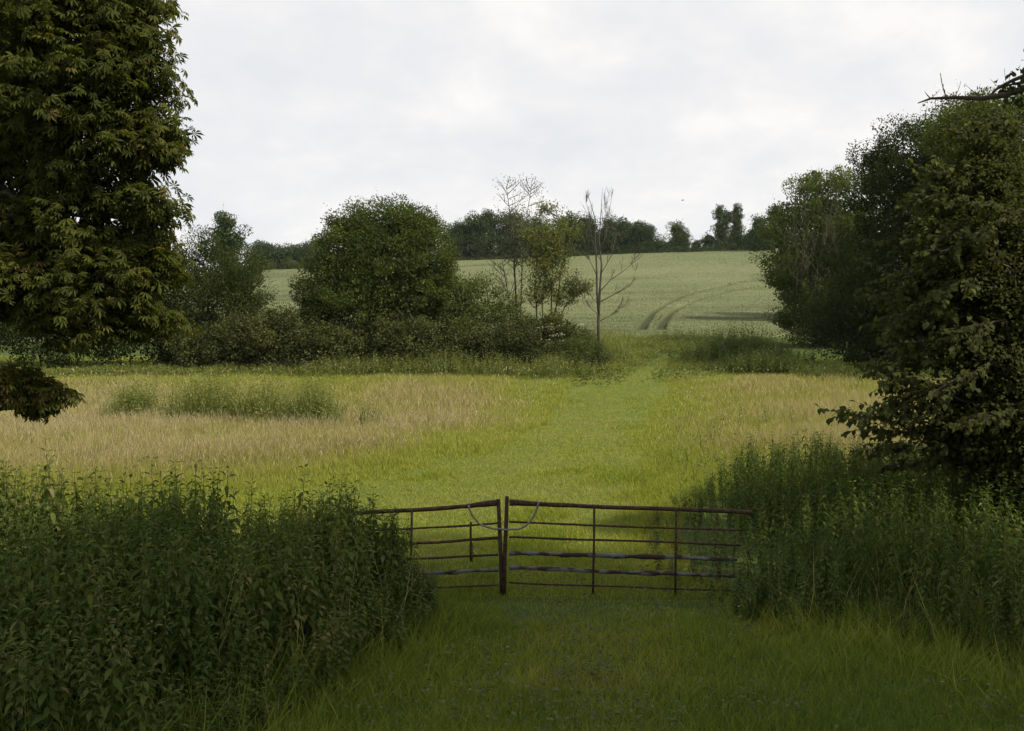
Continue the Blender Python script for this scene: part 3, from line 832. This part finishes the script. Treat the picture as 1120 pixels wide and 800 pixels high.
# --- shade trees on the right verge and behind the viewpoint
def verge_tree(label, X, Y, blobs, branch=False, name='verge_tree'):
    base = np.array([X, Y, float(gz(X, Y))])
    root = empty(name, base, label, 'tree')
    a = Acc(); pc = crown(a, [(np.array(c), np.array(r)) for c, r in blobs], .30, 330, 34, .8, OVA, OVA_F, up=.8, asp=.7, shoots=.1, core=.55, tint0=.6)
    t = Acc(); cen = np.mean([b[0] for b in blobs], axis=0)
    trunk_and_limbs(t, base, cen, .38, pc, 24, .6)
    if branch:
        tips = []
        d = 9.2
        st = base + np.array([-.3, .2, 4.6])
        main = np.array([st, P(1230, 60, d + .1), P(1160, 82, d), P(1125, 95, d), P(1100, 104, d), P(1075, 108, d - .1), P(1045, 107, d - .2), P(1018, 108, d - .25), P(1004, 113, d - .25)])
        tube(t, main, [.10, .07, .045, .034, .028, .022, .016, .011, .005], 7)
        up = np.array([P(1080, 107, d), P(1092, 96, d), P(1108, 88, d), P(1128, 80, d), P(1150, 70, d)])
        tube(t, up[::-1], [.03, .024, .018, .014, .008], 6)
        tube(t, np.array([P(1092, 97, d), P(1105, 93, d), P(1125, 88, d), P(1140, 86, d)])[::-1], [.016, .013, .01, .006], 5)
        tube(t, np.array([P(1035, 107, d), P(1032, 98, d), P(1030, 90, d), P(1028.5, 80, d)]), [.007, .005, .004, .003], 5)
        tube(t, np.array([P(1065, 108, d), P(1060, 116, d), P(1056, 122, d)]), [.008, .006, .003], 5)
        for k in range(16):
            p0 = main[R.integers(4, 8)]
            grow(t, p0, unit(R.normal(0, .5, 3) + [-.4, 0, .5]), R.uniform(.08, .25), .0035, 0, .5, tips, rmin=.0015)
        m_ = 90
        pos = np.concatenate([P(1116, 98, d) + R.normal(0, 1, (m_, 3)) * [.09, .12, .05], P(1132, 88, d) + R.normal(0, 1, (m_, 3)) * [.09, .12, .08]])
        sz = .075 * R.uniform(.6, 1.2, len(pos))
        inst(a, OVA, OVA_F, pos, rdir(len(pos)) + [0, 0, -.3], rdir(len(pos)) + [0, 0, .7], sz, sz * .6, R.uniform(.3, .7, len(pos)))
    a.build('crown', M_dark, root, base)
    t.build('trunk', M_bark, root, base)
    return root


verge_tree('overhanging tree showing only a bare dark bough at the top right corner', 10.5, 5.0,
           [((10.0, 3.5, 11.5), (4.4, 4.4, 6.5)), ((6.8, 1.5, 11.5), (3.4, 3.6, 4.5)), ((11.0, 8.0, 12.5), (3.6, 3.4, 6.0)), ((8.5, -1.5, 10.5), (4.5, 3.4, 5.5))], True)

# ------------------------------------------------------------------ nettles and weeds
def nettle_proto(h, seed, big=1.0, asp=.36, extra=0):
    """one nettle: stem accumulator and leaf accumulator, standing at the origin"""
    st, lf = Acc(), Acc()
    lean = R.normal(0, .05, 2)
    zz = np.linspace(0, 1, 8)
    pts = np.stack([lean[0] * zz ** 2 * h + R.normal(0, .008, 8), lean[1] * zz ** 2 * h + R.normal(0, .008, 8), zz * h], -1)
    pts[0, :2] = 0
    tube(st, pts, np.linspace(.006, .0025, 8), 4, .4)
    k = int(15 + extra + 6 * R.random())
    u = np.linspace(.16, 1.0, k)
    a0 = R.uniform(0, pi)
    P_, A_, L_, T_ = [], [], [], []
    for i, t in enumerate(u):
        c = np.array([np.interp(t, zz, pts[:, j]) for j in range(3)])
        size = big * (.062 + .085 * min(1, (1 - t) * 3.2 + .08)) * (0.75 if t < .3 else 1)
        for s in (0, pi):
            az = a0 + i * pi / 2 + s + R.normal(0, .25)
            el = R.uniform(-1.05, -.1) if t < .9 else R.uniform(.1, .7)
            P_.append(c); A_.append((cos(az) * cos(el), sin(az) * cos(el), sin(el)))
            L_.append(size * R.uniform(.8, 1.25)); T_.append(np.clip(.40 + .2 * t + R.normal(0, .13) + (.5 if R.random() < .015 else 0), 0, 1))
    A_ = np.array(A_)
    inst(lf, OVA, OVA_F, np.array(P_) + A_ * .015, A_, np.tile([0, 0, 1.0], (len(A_), 1)) + R.normal(0, .25, (len(A_), 3)), np.array(L_), np.array(L_) * asp, np.array(T_))
    # hanging catkins
    m = 10
    i = R.integers(k // 2, k - 2, m)
    az = R.uniform(0, 2 * pi, m)
    p = np.array(P_)[i * 2]
    inst(lf, DIA, DIA_F, p, np.stack([np.cos(az) * .7, np.sin(az) * .7, -.7 * np.ones(m)], -1), np.stack([np.cos(az), np.sin(az), np.ones(m)], -1), .06, .012, .85)
    return st, lf


def flatten(acc):
    return np.concatenate(acc.V), np.concatenate(acc.T), {k: np.concatenate(v) for k, v in acc.F.items()}


PROT = ([[flatten(x) for x in nettle_proto(1.0 + .12 * i, i, .84)] for i in range(7)] + [[flatten(x) for x in nettle_proto(1.2, i, .8, .2, 10)] for i in range(3)]
        + [[flatten(x) for x in nettle_proto(1.0, i, .66, .5, 4)] for i in range(2)])
for pr in PROT:  # normalise to unit height
    hh = pr[0][0][:, 2].max()
    pr.append(hh)


def plant_bed(name, label, pts, hs, mat_leaf=M_nettle, shift=0.0):
    a = Acc()
    for (x, y), h in zip(pts, hs):
        kind = float(wav(np.array(x * 1.3 + 4), np.array(y), 1.6)) + R.normal(0, .4)
        pr = PROT[R.integers(7, 10) if kind > .75 else (R.integers(10, 12) if kind < -.8 else R.integers(0, 7))]
        s = h / pr[2]; az = R.uniform(0, 2 * pi); c, sn = cos(az), sin(az)
        sl = .55 + .45 * s
        z0 = float(gz(x, y))
        dt = shift + R.normal(0, .10) + .14 * float(wav(np.array(x), np.array(y + 3), 1.2))
        for part in (0, 1):
            V, T, Fc = pr[part]
            W = np.stack([(V[:, 0] * c - V[:, 1] * sn) * sl + x, (V[:, 0] * sn + V[:, 1] * c) * sl + y, V[:, 2] * s + z0], -1)
            a.add(W, list(Fc.values()), np.clip(T + dt, 0, 1))
    o = a.build(name, mat_leaf)
    return tag(o, label, None, None, 'stuff')


# left bed
n = 2100
X = R.uniform(-8.2, -.7, n); Y = R.uniform(6.6, 12.3, n)
e = in_left_bed(X, Y)
ok = (e > 0) & (np.abs(X) < Y * .62 + .5); X, Y, e = X[ok], Y[ok], e[ok]
h = (.50 + .85 * sstep(0, 1.0, e)) * (1 + .15 * wav(X, Y, 1.4)) * R.uniform(.82, 1.15, len(X))
h = h * np.where(Y < 8.6, .62 + .38 * sstep(6.6, 8.6, Y), 1)
h = np.where((X < -1.15) & (Y > 11.1), np.maximum(h, R.uniform(.95, 1.25, len(h))), h)
plant_bed('nettle_bed', 'dense bed of dark stinging nettles left of the gate', np.stack([X, Y], -1), h)
# right bed, before and beyond the gate
n = 3000
X = R.uniform(2, 13, n); Y = R.uniform(8.3, 22.5, n)
e = in_right_bed(X, Y)
ok = (e > 0) & (X < Y * .62 + .4); X, Y, e = X[ok], Y[ok], e[ok]
h = (.45 + .75 * sstep(0, 1.5, e)) * (1 + .14 * wav(X, Y, 1.6)) * R.uniform(.8, 1.2, len(X))
h = h * np.where(Y < 12, .75 + .25 * sstep(8.5, 12, Y), 1) * np.where(Y > 12.3, .62 + .38 * sstep(3.2, 5.5, X), 1)
ok = (Y < 12.4) | (R.random(len(X)) < .45 + .55 * sstep(3.5, 5.5, X)); X, Y, h = X[ok], Y[ok], h[ok]
plant_bed('nettle_bed', 'bank of nettles and weeds crowding the right end of the gate', np.stack([X, Y], -1), h, shift=-.08)  # shift darkens the leaf colour to stand in for the hazel's missing shade


# tall single nettles that stand clear of the bed
def single_nettle(px, top, d, label):
    X = (px - CX) / F * d; z0 = float(gz(X, d)); h = P(px, top, d)[2] - z0
    st, lf = nettle_proto(h, 0, 1.15)
    root = empty('nettle', (X, d, z0), label, 'plant', 'tall nettles standing above the bed')
    st.build('stem', M_stem, root); lf.build('leaves', M_nettle, root)


for args in ((60, 482, 10.6, 'tallest nettle far left, its tip dark against the pale meadow'),
             (172, 503, 11.0, 'tall drooping nettle pair member with wide top leaves near the left edge'),
             (186, 508, 10.8, 'slightly shorter nettle just beside the wide topped one on the left'),
             (145, 514, 10.9, 'dense leafy nettle stem left of the wide topped nettle'),
             (128, 516, 10.7, 'thin nettle tip between the tallest nettle and the dense leafy one'),
             (213, 516, 11.2, 'single slim nettle spire right of the wide topped nettle'),
             (327, 512, 11.3, 'tall nettle with drooping leaves midway between left edge and gate'),
             (354, 526, 11.4, 'nettle with spreading top leaves nearer the left gate'),
             (372, 538, 11.5, 'bushy nettle top next to the left end of the top rail'),
             (268, 530, 11.3, 'short nettle tip at the dip of the left bed')):
    single_nettle(*args)


# distant weed clumps in the meadow
def weed_stalks(acc, X, Y, h, tint0, lw=.045, per=9, ll=.16):
    n = len(X); z = gz(X, Y)
    tint0 = np.broadcast_to(np.asarray(tint0, float), (n,))
    blades(acc, X, Y, h, lw * .6, tint0 - .15, tint0, .08)
    i = np.repeat(np.arange(n), per); t = np.tile(np.linspace(.25, 1.0, per), n)
    az = R.uniform(0, 2 * pi, n * per); el = R.uniform(-.1, .9, n * per)
    pos = np.stack([X[i], Y[i], z[i] + h[i] * t], -1)
    A_ = np.stack([np.cos(az) * np.cos(el), np.sin(az) * np.cos(el), np.sin(el)], -1)
    L = ll * R.uniform(.6, 1.2, n * per) * (1.15 - .6 * t)
    inst(acc, DIA, DIA_F, pos, A_, R.normal(0, .3, (n * per, 3)) + [0, 0, 1], L, L * .36, np.clip(tint0[i] + .1 * t + R.normal(0, .14, n * per), 0, 1))


def clump(name, label, cat, px0, px1, ybase, depth, top, n, mat, tint0, ll=.2, group=None, per=9):
    x0, d = ground_hit((px0 + px1) / 2, ybase)
    s = d / F
    X = x0 + np.clip(R.normal(0, .27, n), -.62, .62) * (px1 - px0) * s; Y = d + (R.random(n) + .25 * R.normal(0, 1, n)) * depth
    u = np.clip((X - x0) / ((px1 - px0) * s) * 2, -1.1, 1.1)
    H = (ybase - top) * s
    h = H * (1 - .5 * np.abs(u) ** 2) * R.uniform(.55, 1.15, n)
    a = Acc(); weed_stalks(a, X, Y, np.maximum(h, .2), tint0, .04, per, ll)
    base = np.array([x0, d, float(gz(x0, d))])
    o = a.build(name, mat, None, base)
    return tag(o, label, cat, group)


WG = 'weed clumps in the hay meadow'
clump('nettle_clump', 'small round green nettle clump nearest the chestnut bough in the meadow', 'weeds', 110, 162, 464, 2.2, 418, 330, M_weed, .62, .2, WG)
clump('nettle_clump', 'broad green nettle clump left of centre in the meadow', 'weeds', 168, 262, 466, 3.0, 412, 640, M_weed, .66, .2, WG)
clump('nettle_clump', 'middle nettle clump joining the broad clump to the ragged one', 'weeds', 250, 312, 468, 2.4, 416, 400, M_weed, .72, .2, WG)
clump('nettle_clump', 'ragged upright nettle clump at the right of the meadow row', 'weeds', 300, 366, 471, 2.4, 416, 420, M_weed, .58, .2, WG)
clump('dock_clump', 'thin brownish dock stalks standing right of the nettle row', 'weeds', 380, 425, 474, 2.0, 436, 40, M_weed, .2, .15, WG, 8)
clump('reed_clump', 'tall dark reedy clump under the scrubby tree at the field corner', 'weeds', 756, 880, 399, 5.0, 359, 800, M_weed, .25, .3)
clump('reed_clump', 'lower dark reedy clump in front of the tall reeds by the right trees', 'weeds', 790, 890, 410, 2.6, 384, 500, M_weed, .3, .26)
# weeds along the hedge foot
a = Acc()
n = 3800
X = R.uniform(-38, 6, n); Y = 59.6 + wav(X, 0 * X, 7) * 1.5 + R.random(n) ** .6 * 4.4
px = CX + F * X / Y; ok = px + R.normal(0, 25, n) < 640; X, Y = X[ok], Y[ok]
weed_stalks(a, X, Y, R.uniform(.5, 1.1, len(X)) * (1 + .35 * wav(X, Y, 2.5)) * (.5 + .7 * sstep(-22, -5, X)), .6, .05, 8, .22)
n = 700
X = R.uniform(17, 30, n); Y = 58 + R.random(n) * 3
weed_stalks(a, X, Y, R.uniform(.5, 1.0, n), .25, .05, 8, .22)
tag(a.build('hedge_foot_weeds', M_weed), 'band of fresh green weeds along the foot of the hedge', None, None, 'stuff')
# tall weeds in the gap before the wheat
a = Acc()
n = 8000
X = R.uniform(3.0, 21, n); Y = 58 + 36.5 * R.random(n) ** .8; Y = Y + wav(X, 0 * X, 3) * 1.5 + np.clip(X - 9, -3, 3) * .5
px, py = topx(X, Y, gz(X, Y)); ok = (px > 625) & (px < 790) & ((Y > 79) | (np.abs(px - (692 + (Y - 58) * 2.4)) > 15 + R.normal(0, 5, n))); X, Y = X[ok], Y[ok]
weed_stalks(a, X, Y, R.uniform(.2, .8, len(X)) * np.clip(.75 + .45 * wav(X, Y, 4), .1, 2) * sstep(58, 74, Y), np.clip(.55 + .25 * wav(X + 5, Y, 5), 0, 1), .06, 7, .24)
X = R.uniform(6, 24, 900); Y = R.uniform(82, 95, 900); px, py = topx(X, Y, gz(X, Y)); ok = (px > 630) & (px < 790); X, Y = X[ok], Y[ok]
weed_stalks(a, X, Y, R.uniform(.6, 1.35, len(X)) * np.clip(.8 + .5 * wav(X, Y, 3), .3, 1.5), .45, .07, 8, .26)
tag(a.build('gap_weeds', M_weed), 'yellow green tall weeds in the gap before the wheat', None, None, 'stuff')
clump('tall_grass_clump', 'yellow green tall grass beside the foot of the dead tree', 'weeds', 640, 705, 397, 7.0, 366, 420, M_weed, .62, .24)
# mixed weeds on the right half of the meadow
a = Acc()
n = 500
X, Y = scatter(n, 20, 40, .16, .40)
ok = R.random(len(X)) < .25 + .75 * (wav(X, Y, 4) > .2); X, Y = X[ok], Y[ok]
weed_stalks(a, X, Y, R.uniform(.4, .95, len(X)), .38, .03, 9, .14)
tag(a.build('meadow_weeds', M_weed), 'scattered leafy weeds in the right half of the hay', None, None, 'stuff')
# coarse bleached grasses on the bank at the lower right and lower left
a = Acc()
n = 16000
X = R.uniform(1.9, 6.8, n); Y = R.uniform(6.2, 11.8, n)
xl = np.interp(Y, [6, 8.0, 9.0, 10.5, 10.9, 11.8], [4.2, 3.9, 3.5, 2.9, 2.5, 2.3])
ok = (X > xl + R.random(n) * .6) & (X < xl + 3.4); X, Y = X[ok], Y[ok]; n = len(X)
tb = .16 + R.normal(0, .06, n); tt = np.where(R.random(n) < .35, R.uniform(.45, .75, n), tb + .12)
blades(a, X, Y, R.uniform(.12, .42, n), R.uniform(.004, .009, n), tb, tt, .55)
n = 9000
Y = R.uniform(6.0, 12, n); X = np.interp(Y, [5.5, 7, 8.2, 9.5, 10.9, 11.8], [-2.0, -1.85, -1.6, -1.15, -.9, -1.1]) + R.normal(-.25, .45, n)
k2 = 5000
Y2 = R.uniform(6.0, 7.6, k2); X2 = -Y2 * R.uniform(.18, .6, k2)
X = np.concatenate([X, X2]); Y = np.concatenate([Y, Y2]); n = len(X)
tb = .14 + R.normal(0, .06, n); tt = np.where(R.random(n) < .22, R.uniform(.45, .7, n), tb + .14)
blades(a, X, Y, R.uniform(.14, .42, n), R.uniform(.004, .009, n), tb, tt, .55)
n = 2600
Y = R.uniform(6.4, 9.5, n); X = -Y * R.uniform(.12, .62, n)
ok = in_left_bed(X, Y) > 0; X, Y = X[ok], Y[ok]; n = len(X)
tb = .16 + R.normal(0, .06, n); tt = np.where(R.random(n) < .3, R.uniform(.45, .75, n), tb + .08)
blades(a, X, Y, R.uniform(.3, .85, n), R.uniform(.004, .008, n), tb, tt, .35)
n = 260
Y = R.uniform(7.5, 11.8, n); X = -Y * R.uniform(.08, .6, n)
ok = in_left_bed(X, Y) > .1; X, Y = X[ok], Y[ok]; n = len(X)
blades(a, X, Y, R.uniform(.7, 1.35, n), R.uniform(.005, .009, n), R.uniform(.45, .6, n), R.uniform(.6, .8, n), .22)
n = 220
Y = R.uniform(8.6, 12, n); X = R.uniform(2.6, 7, n)
ok = in_right_bed(X, Y) > .05; X, Y = X[ok], Y[ok]; n = len(X)
blades(a, X, Y, R.uniform(.5, 1.1, n), R.uniform(.005, .009, n), R.uniform(.4, .55, n), R.uniform(.6, .8, n), .3)
tag(a.build('coarse_grass', M_grass), 'coarse bleached grass tangled at the foot of both nettle beds', None, None, 'stuff')

# yellowing dock behind the right gate
dx, dd = (762 - CX) / F * 13.4, 13.4
root = empty('yellowing_dock', (dx, dd, float(gz(dx, dd))), 'yellowing dock leaves behind the lower bars of the right gate', 'plant')
a = Acc(); t = Acc()
z0 = float(gz(dx, dd))
for k in range(8):
    az = R.uniform(0, 2 * pi); hh = R.uniform(.2, .45)
    p1 = np.array([dx + cos(az) * .12, dd + sin(az) * .1, z0 + hh])
    tube(t, curve_pts((dx, dd, z0), p1, 4, 0, .1), .004, 4)
    inst(a, OVA, OVA_F, p1[None], np.array([[cos(az), sin(az) * .6, -.4]]), np.array([[0, -.6, 1.0]]), np.array([.09]), np.array([.04]), np.array([R.random()]))
a.build('leaves', M_yellow, root, (dx, dd, z0)); t.build('stem', M_stem, root, (dx, dd, z0))

# ------------------------------------------------------------------ the pair of field gates
GD = 12.65
def rail_pts(pts, d0=GD, wob=.6, n=26):
    """a bar through photograph points, a little bent"""
    pts = sorted(pts)
    xsn = np.array([p[0] for p in pts], float); ysn = np.array([p[1] for p in pts], float)
    x = np.linspace(xsn[0], xsn[-1], n); y = np.interp(x, xsn, ysn) + np.convolve(R.normal(0, wob, n + 4), np.ones(5) / 5, 'valid')
    return np.array([P(a_, b_, d0) for a_, b_ in zip(x, y)])


def rad_var(n, r, amp):
    return r * (1 + amp * np.abs(np.convolve(R.normal(0, 1, n + 2), np.ones(3) / 3, 'valid')))


def gate(label, base_px, stile, tops, sleeve, rails, uprights):
    bpos = P(base_px, 652, GD)
    root = empty('field_gate', bpos, label, 'gate', 'pair of meeting field gates')
    def part(name, pts, r, mat=M_rust, lab=None, sides=8):
        a = Acc(); tube(a, pts, r, sides); o = a.build(name, mat, root, bpos)
        if lab: o['label'] = lab
        return o
    part('stile', np.array([P(x, y, GD - .01) for x, y in stile]), .025)
    part('top_rail', rail_pts(tops, GD, .5), rad_var(26, .026, .08))
    a = Acc(); tube(a, np.array([P(x, y, GD - .004) for x, y in sleeve]), [.042, .040, .032, .029], 8)
    a.build('top_rail_sleeve', M_rust, root, bpos)
    for (pts, r, flake) in rails:
        if flake:
            part('rail', rail_pts(pts, GD, .7, 44), rad_var(44, r, .55), M_flake, 'rail with ragged flaking grey paint')
        else:
            part('rail', rail_pts(pts, GD, .5), rad_var(26, r * .85, .25))
    for pts in uprights:
        part('upright', np.array([P(x, y, GD - .028) for x, y in pts]), .016, sides=6)
    return root, bpos


# the leaf on the right
gr, gb = gate('right leaf of the rusty gate pair with flaking grey bars', 556,
              [(554.5, 543), (553.5, 575), (552, 610), (551.5, 655)], [(557, 550.5), (650, 554.2), (740, 557.2), (822, 560.5)], [(557, 550), (566, 550), (582, 551.2), (592, 551.5)],
              [([(557, 571), (650, 575.2), (738, 577.6), (812, 580)], .014, 0), ([(557, 587.6), (650, 591), (738, 593.7), (810, 596.4)], .015, 0), ([(557, 605), (650, 607.6), (738, 610), (806, 612.2)], .020, 1),
               ([(557, 621), (650, 625), (738, 628), (804, 630)], .020, 1), ([(557, 637.6), (650, 641), (738, 644), (802, 646.3)], .013, 0), ([(716, 661), (750, 663), (786, 664), (800, 664.3)], .013, 0)],
              [[(650, 554), (649.5, 600), (648.5, 650)], [(739.5, 557), (739, 610), (738.5, 663)]])
# the leaf on the left
gl, glb = gate('left leaf of the rusty gate pair running into the nettles', 546,
               [(545, 546), (546.5, 580), (548, 615), (548.8, 656)], [(545, 551), (510, 554), (470, 556.6), (372, 562.5)], [(544, 550), (534, 551), (520, 552.6), (511, 554)],
               [([(545, 572.5), (480, 577), (440, 578.6), (378, 581)], .014, 0), ([(545, 588.5), (480, 593), (440, 595), (380, 598)], .020, 0), ([(545, 606.5), (480, 610.3), (384, 615)], .015, 0),
                ([(545, 623), (480, 626.5), (386, 631)], .018, 1), ([(545, 640), (500, 641.8), (390, 647)], .012, 0)],
               [[(450.5, 557), (450, 590), (449.5, 648)]])
a = Acc(); tube(a, np.array([P(x, y, GD - .03) for x, y in ((515, 571), (514.7, 580), (514.9, 592), (514.6, 603), (515.2, 614))]), .016, 6)
lt = a.build('latch_bar', M_rust, gl, glb); lt['label'] = 'short rusty latch bar hanging across the left rails'
a = Acc()
for k in range(6):
    c = P(516.6, 596 + k * 3.4, GD - .045); th = np.linspace(0, 2 * pi, 9)
    q = np.stack([c[0] + (np.cos(th) * .010 if k % 2 else 0 * th), c[1] + (0 * th if k % 2 else np.cos(th) * .010), c[2] + np.sin(th) * .024], -1)
    tube(a, q, .005, 5, cap=False)
a.build('latch_chain', M_rust, lt, glb)
# cable looped under both gates
kp = [(512.5, 553), (514, 559), (519, 568), (526, 574.5), (536, 578), (548, 579.3), (560, 579.5), (570, 578.6), (578, 573), (584, 564), (588, 555), (589.5, 549)]
tt_ = np.linspace(0, len(kp) - 1, 46); kk = np.array(kp)
q = np.array([P(np.interp(u, np.arange(len(kp)), kk[:, 0]), np.interp(u, np.arange(len(kp)), kk[:, 1]), GD - .062) for u in tt_])
for _ in range(3): q[1:-1] = (q[:-2] + q[1:-1] * 2 + q[2:]) / 4
q[0, 1] += .03; q[-1, 1] += .03
a = Acc(); tube(a, q + R.normal(0, .0025, q.shape), .013, 8)
cb = a.build('cable', M_cable, None, P(551, 579, GD))
tag(cb, 'drooping grey cable loop tying the two meeting gate ends together', 'cable')

# ------------------------------------------------------------------ a bird far off in the sky
bp_ = P(746.5, 219.5, 170)
root = empty('bird', bp_, 'tiny dark bird flying high above the skyline', 'bird')
a = Acc()
u = np.linspace(-1, 1, 9)
tube(a, np.stack([u * .20, 0 * u, .02 * (1 - u * u)], -1), [.004, .03, .055, .065, .065, .055, .04, .045, .01], 8)
for s in (-1, 1):
    V = np.array([(.10, 0, .04), (-.10, 0, .04), (.12, s * .22, .13), (-.07, s * .24, .13), (.0, s * .46, .10), (.10, 0, .025), (-.10, 0, .025), (.12, s * .22, .115), (-.07, s * .24, .115), (.0, s * .46, .09)], float)
    a.add(V, [np.array([(0, 2, 3, 1), (5, 6, 8, 7)]), np.array([(2, 4, 3), (7, 8, 9)])], .5)
o = a.build('body', M_bird, root); root.rotation_euler = (0, 0, radians(25))

# ------------------------------------------------------------------ thin summer haze over the valley
a = Acc(); box(a, (0, 1455, 34.0), (5300, 3070, 72.0))
m, nt, out = nmat('thin_haze')
pv = nt.nodes.new('ShaderNodeVolumePrincipled'); pv.inputs['Color'].default_value = (.86, .90, .96, 1)
pv.inputs['Density'].default_value = .00006; pv.inputs['Anisotropy'].default_value = .2
nt.links.new(pv.outputs[0], out.inputs['Volume'])
tag(a.build('haze', m, flat=True), 'thin pale haze over the valley', None, None, 'stuff')

# ------------------------------------------------------------------ light, sky, camera
SUN_EL, SUN_AZ = 47.0, 116.0     # azimuth: clockwise from straight ahead (+Y)
w = bpy.data.worlds.new('World'); SC.world = w; w.use_nodes = True
nt = w.node_tree; nt.nodes.clear()
out = nt.nodes.new('ShaderNodeOutputWorld'); bg = nt.nodes.new('ShaderNodeBackground'); bg.inputs['Strength'].default_value = .1
sk = nt.nodes.new('ShaderNodeTexSky'); sk.sky_type = 'NISHITA'; sk.sun_disc = False
sk.sun_elevation = radians(SUN_EL); sk.sun_rotation = radians(SUN_AZ)
tc = nt.nodes.new('ShaderNodeTexCoord')
sep = nt.nodes.new('ShaderNodeSeparateXYZ'); nt.links.new(tc.outputs['Generated'], sep.inputs[0])
ma = nt.nodes.new('ShaderNodeMath'); ma.operation = 'MAXIMUM'; nt.links.new(sep.outputs['Z'], ma.inputs[0]); ma.inputs[1].default_value = 0
mb = nt.nodes.new('ShaderNodeMath'); mb.operation = 'ADD'; nt.links.new(ma.outputs[0], mb.inputs[0]); mb.inputs[1].default_value = .34
dv = nt.nodes.new('ShaderNodeVectorMath'); dv.operation = 'DIVIDE'
cmb = nt.nodes.new('ShaderNodeCombineXYZ')
for i in range(3): nt.links.new(mb.outputs[0], cmb.inputs[i])
nt.links.new(tc.outputs['Generated'], dv.inputs[0]); nt.links.new(cmb.outputs[0], dv.inputs[1])
n1 = nt.nodes.new('ShaderNodeTexNoise'); n1.inputs['Scale'].default_value = 4.4; n1.inputs['Detail'].default_value = 12; n1.inputs['Roughness'].default_value = .58
n1.inputs['Distortion'].default_value = .15
mp = nt.nodes.new('ShaderNodeMapping'); mp.inputs['Location'].default_value = (3.3, 1.2, 0); mp.inputs['Scale'].default_value = (1, 1, .35)
nt.links.new(dv.outputs[0], mp.inputs[0]); nt.links.new(mp.outputs[0], n1.inputs['Vector'])
cc = ramp(nt, n1.outputs['Fac'], G((.34, (.672, .680, .694)), (.45, (.712, .710, .714)), (.53, (.748, .738, .732)), (.64, (.82, .795, .772))))
sc_ = nt.nodes.new('ShaderNodeVectorMath'); sc_.operation = 'SCALE'; sc_.inputs['Scale'].default_value = 10.0
nt.links.new(cc, sc_.inputs[0])
mx = nt.nodes.new('ShaderNodeMix'); mx.data_type = 'RGBA'; mx.inputs[0].default_value = .93
nt.links.new(sk.outputs[0], mx.inputs[6]); nt.links.new(sc_.outputs[0], mx.inputs[7])
nt.links.new(mx.outputs[2], bg.inputs['Color']); nt.links.new(bg.outputs[0], out.inputs['Surface'])

ld = bpy.data.lights.new('sun', 'SUN'); ld.energy = 4.6; ld.angle = radians(2.0); ld.color = (1.0, .90, .72)
lo = bpy.data.objects.new('sun', ld); COL.objects.link(lo)
from mathutils import Vector
el, az = radians(SUN_EL), radians(SUN_AZ)
to_sun = Vector((sin(az) * cos(el), cos(az) * cos(el), sin(el)))
lo.rotation_euler = to_sun.to_track_quat('Z', 'Y').to_euler()
lo.location = (0, 0, 60)

cam = bpy.data.cameras.new('camera'); co = bpy.data.objects.new('camera', cam); COL.objects.link(co)
co.location = (0, 0, EYE); co.rotation_euler = (radians(90), 0, 0)
cam.lens = 35; cam.sensor_width = 36; cam.shift_y = 20 / 1120
cam.clip_start = .1; cam.clip_end = 6000
SC.camera = co
SC.view_settings.view_transform = 'Standard'; SC.view_settings.look = 'None'
SC.view_settings.exposure = 0.35; SC.view_settings.gamma = 1
SC.view_settings.use_curve_mapping = False
SC.cycles.max_bounces = 6; SC.cycles.diffuse_bounces = 3; SC.cycles.transmission_bounces = 4; SC.cycles.glossy_bounces = 2
SC.cycles.sample_clamp_indirect = 4
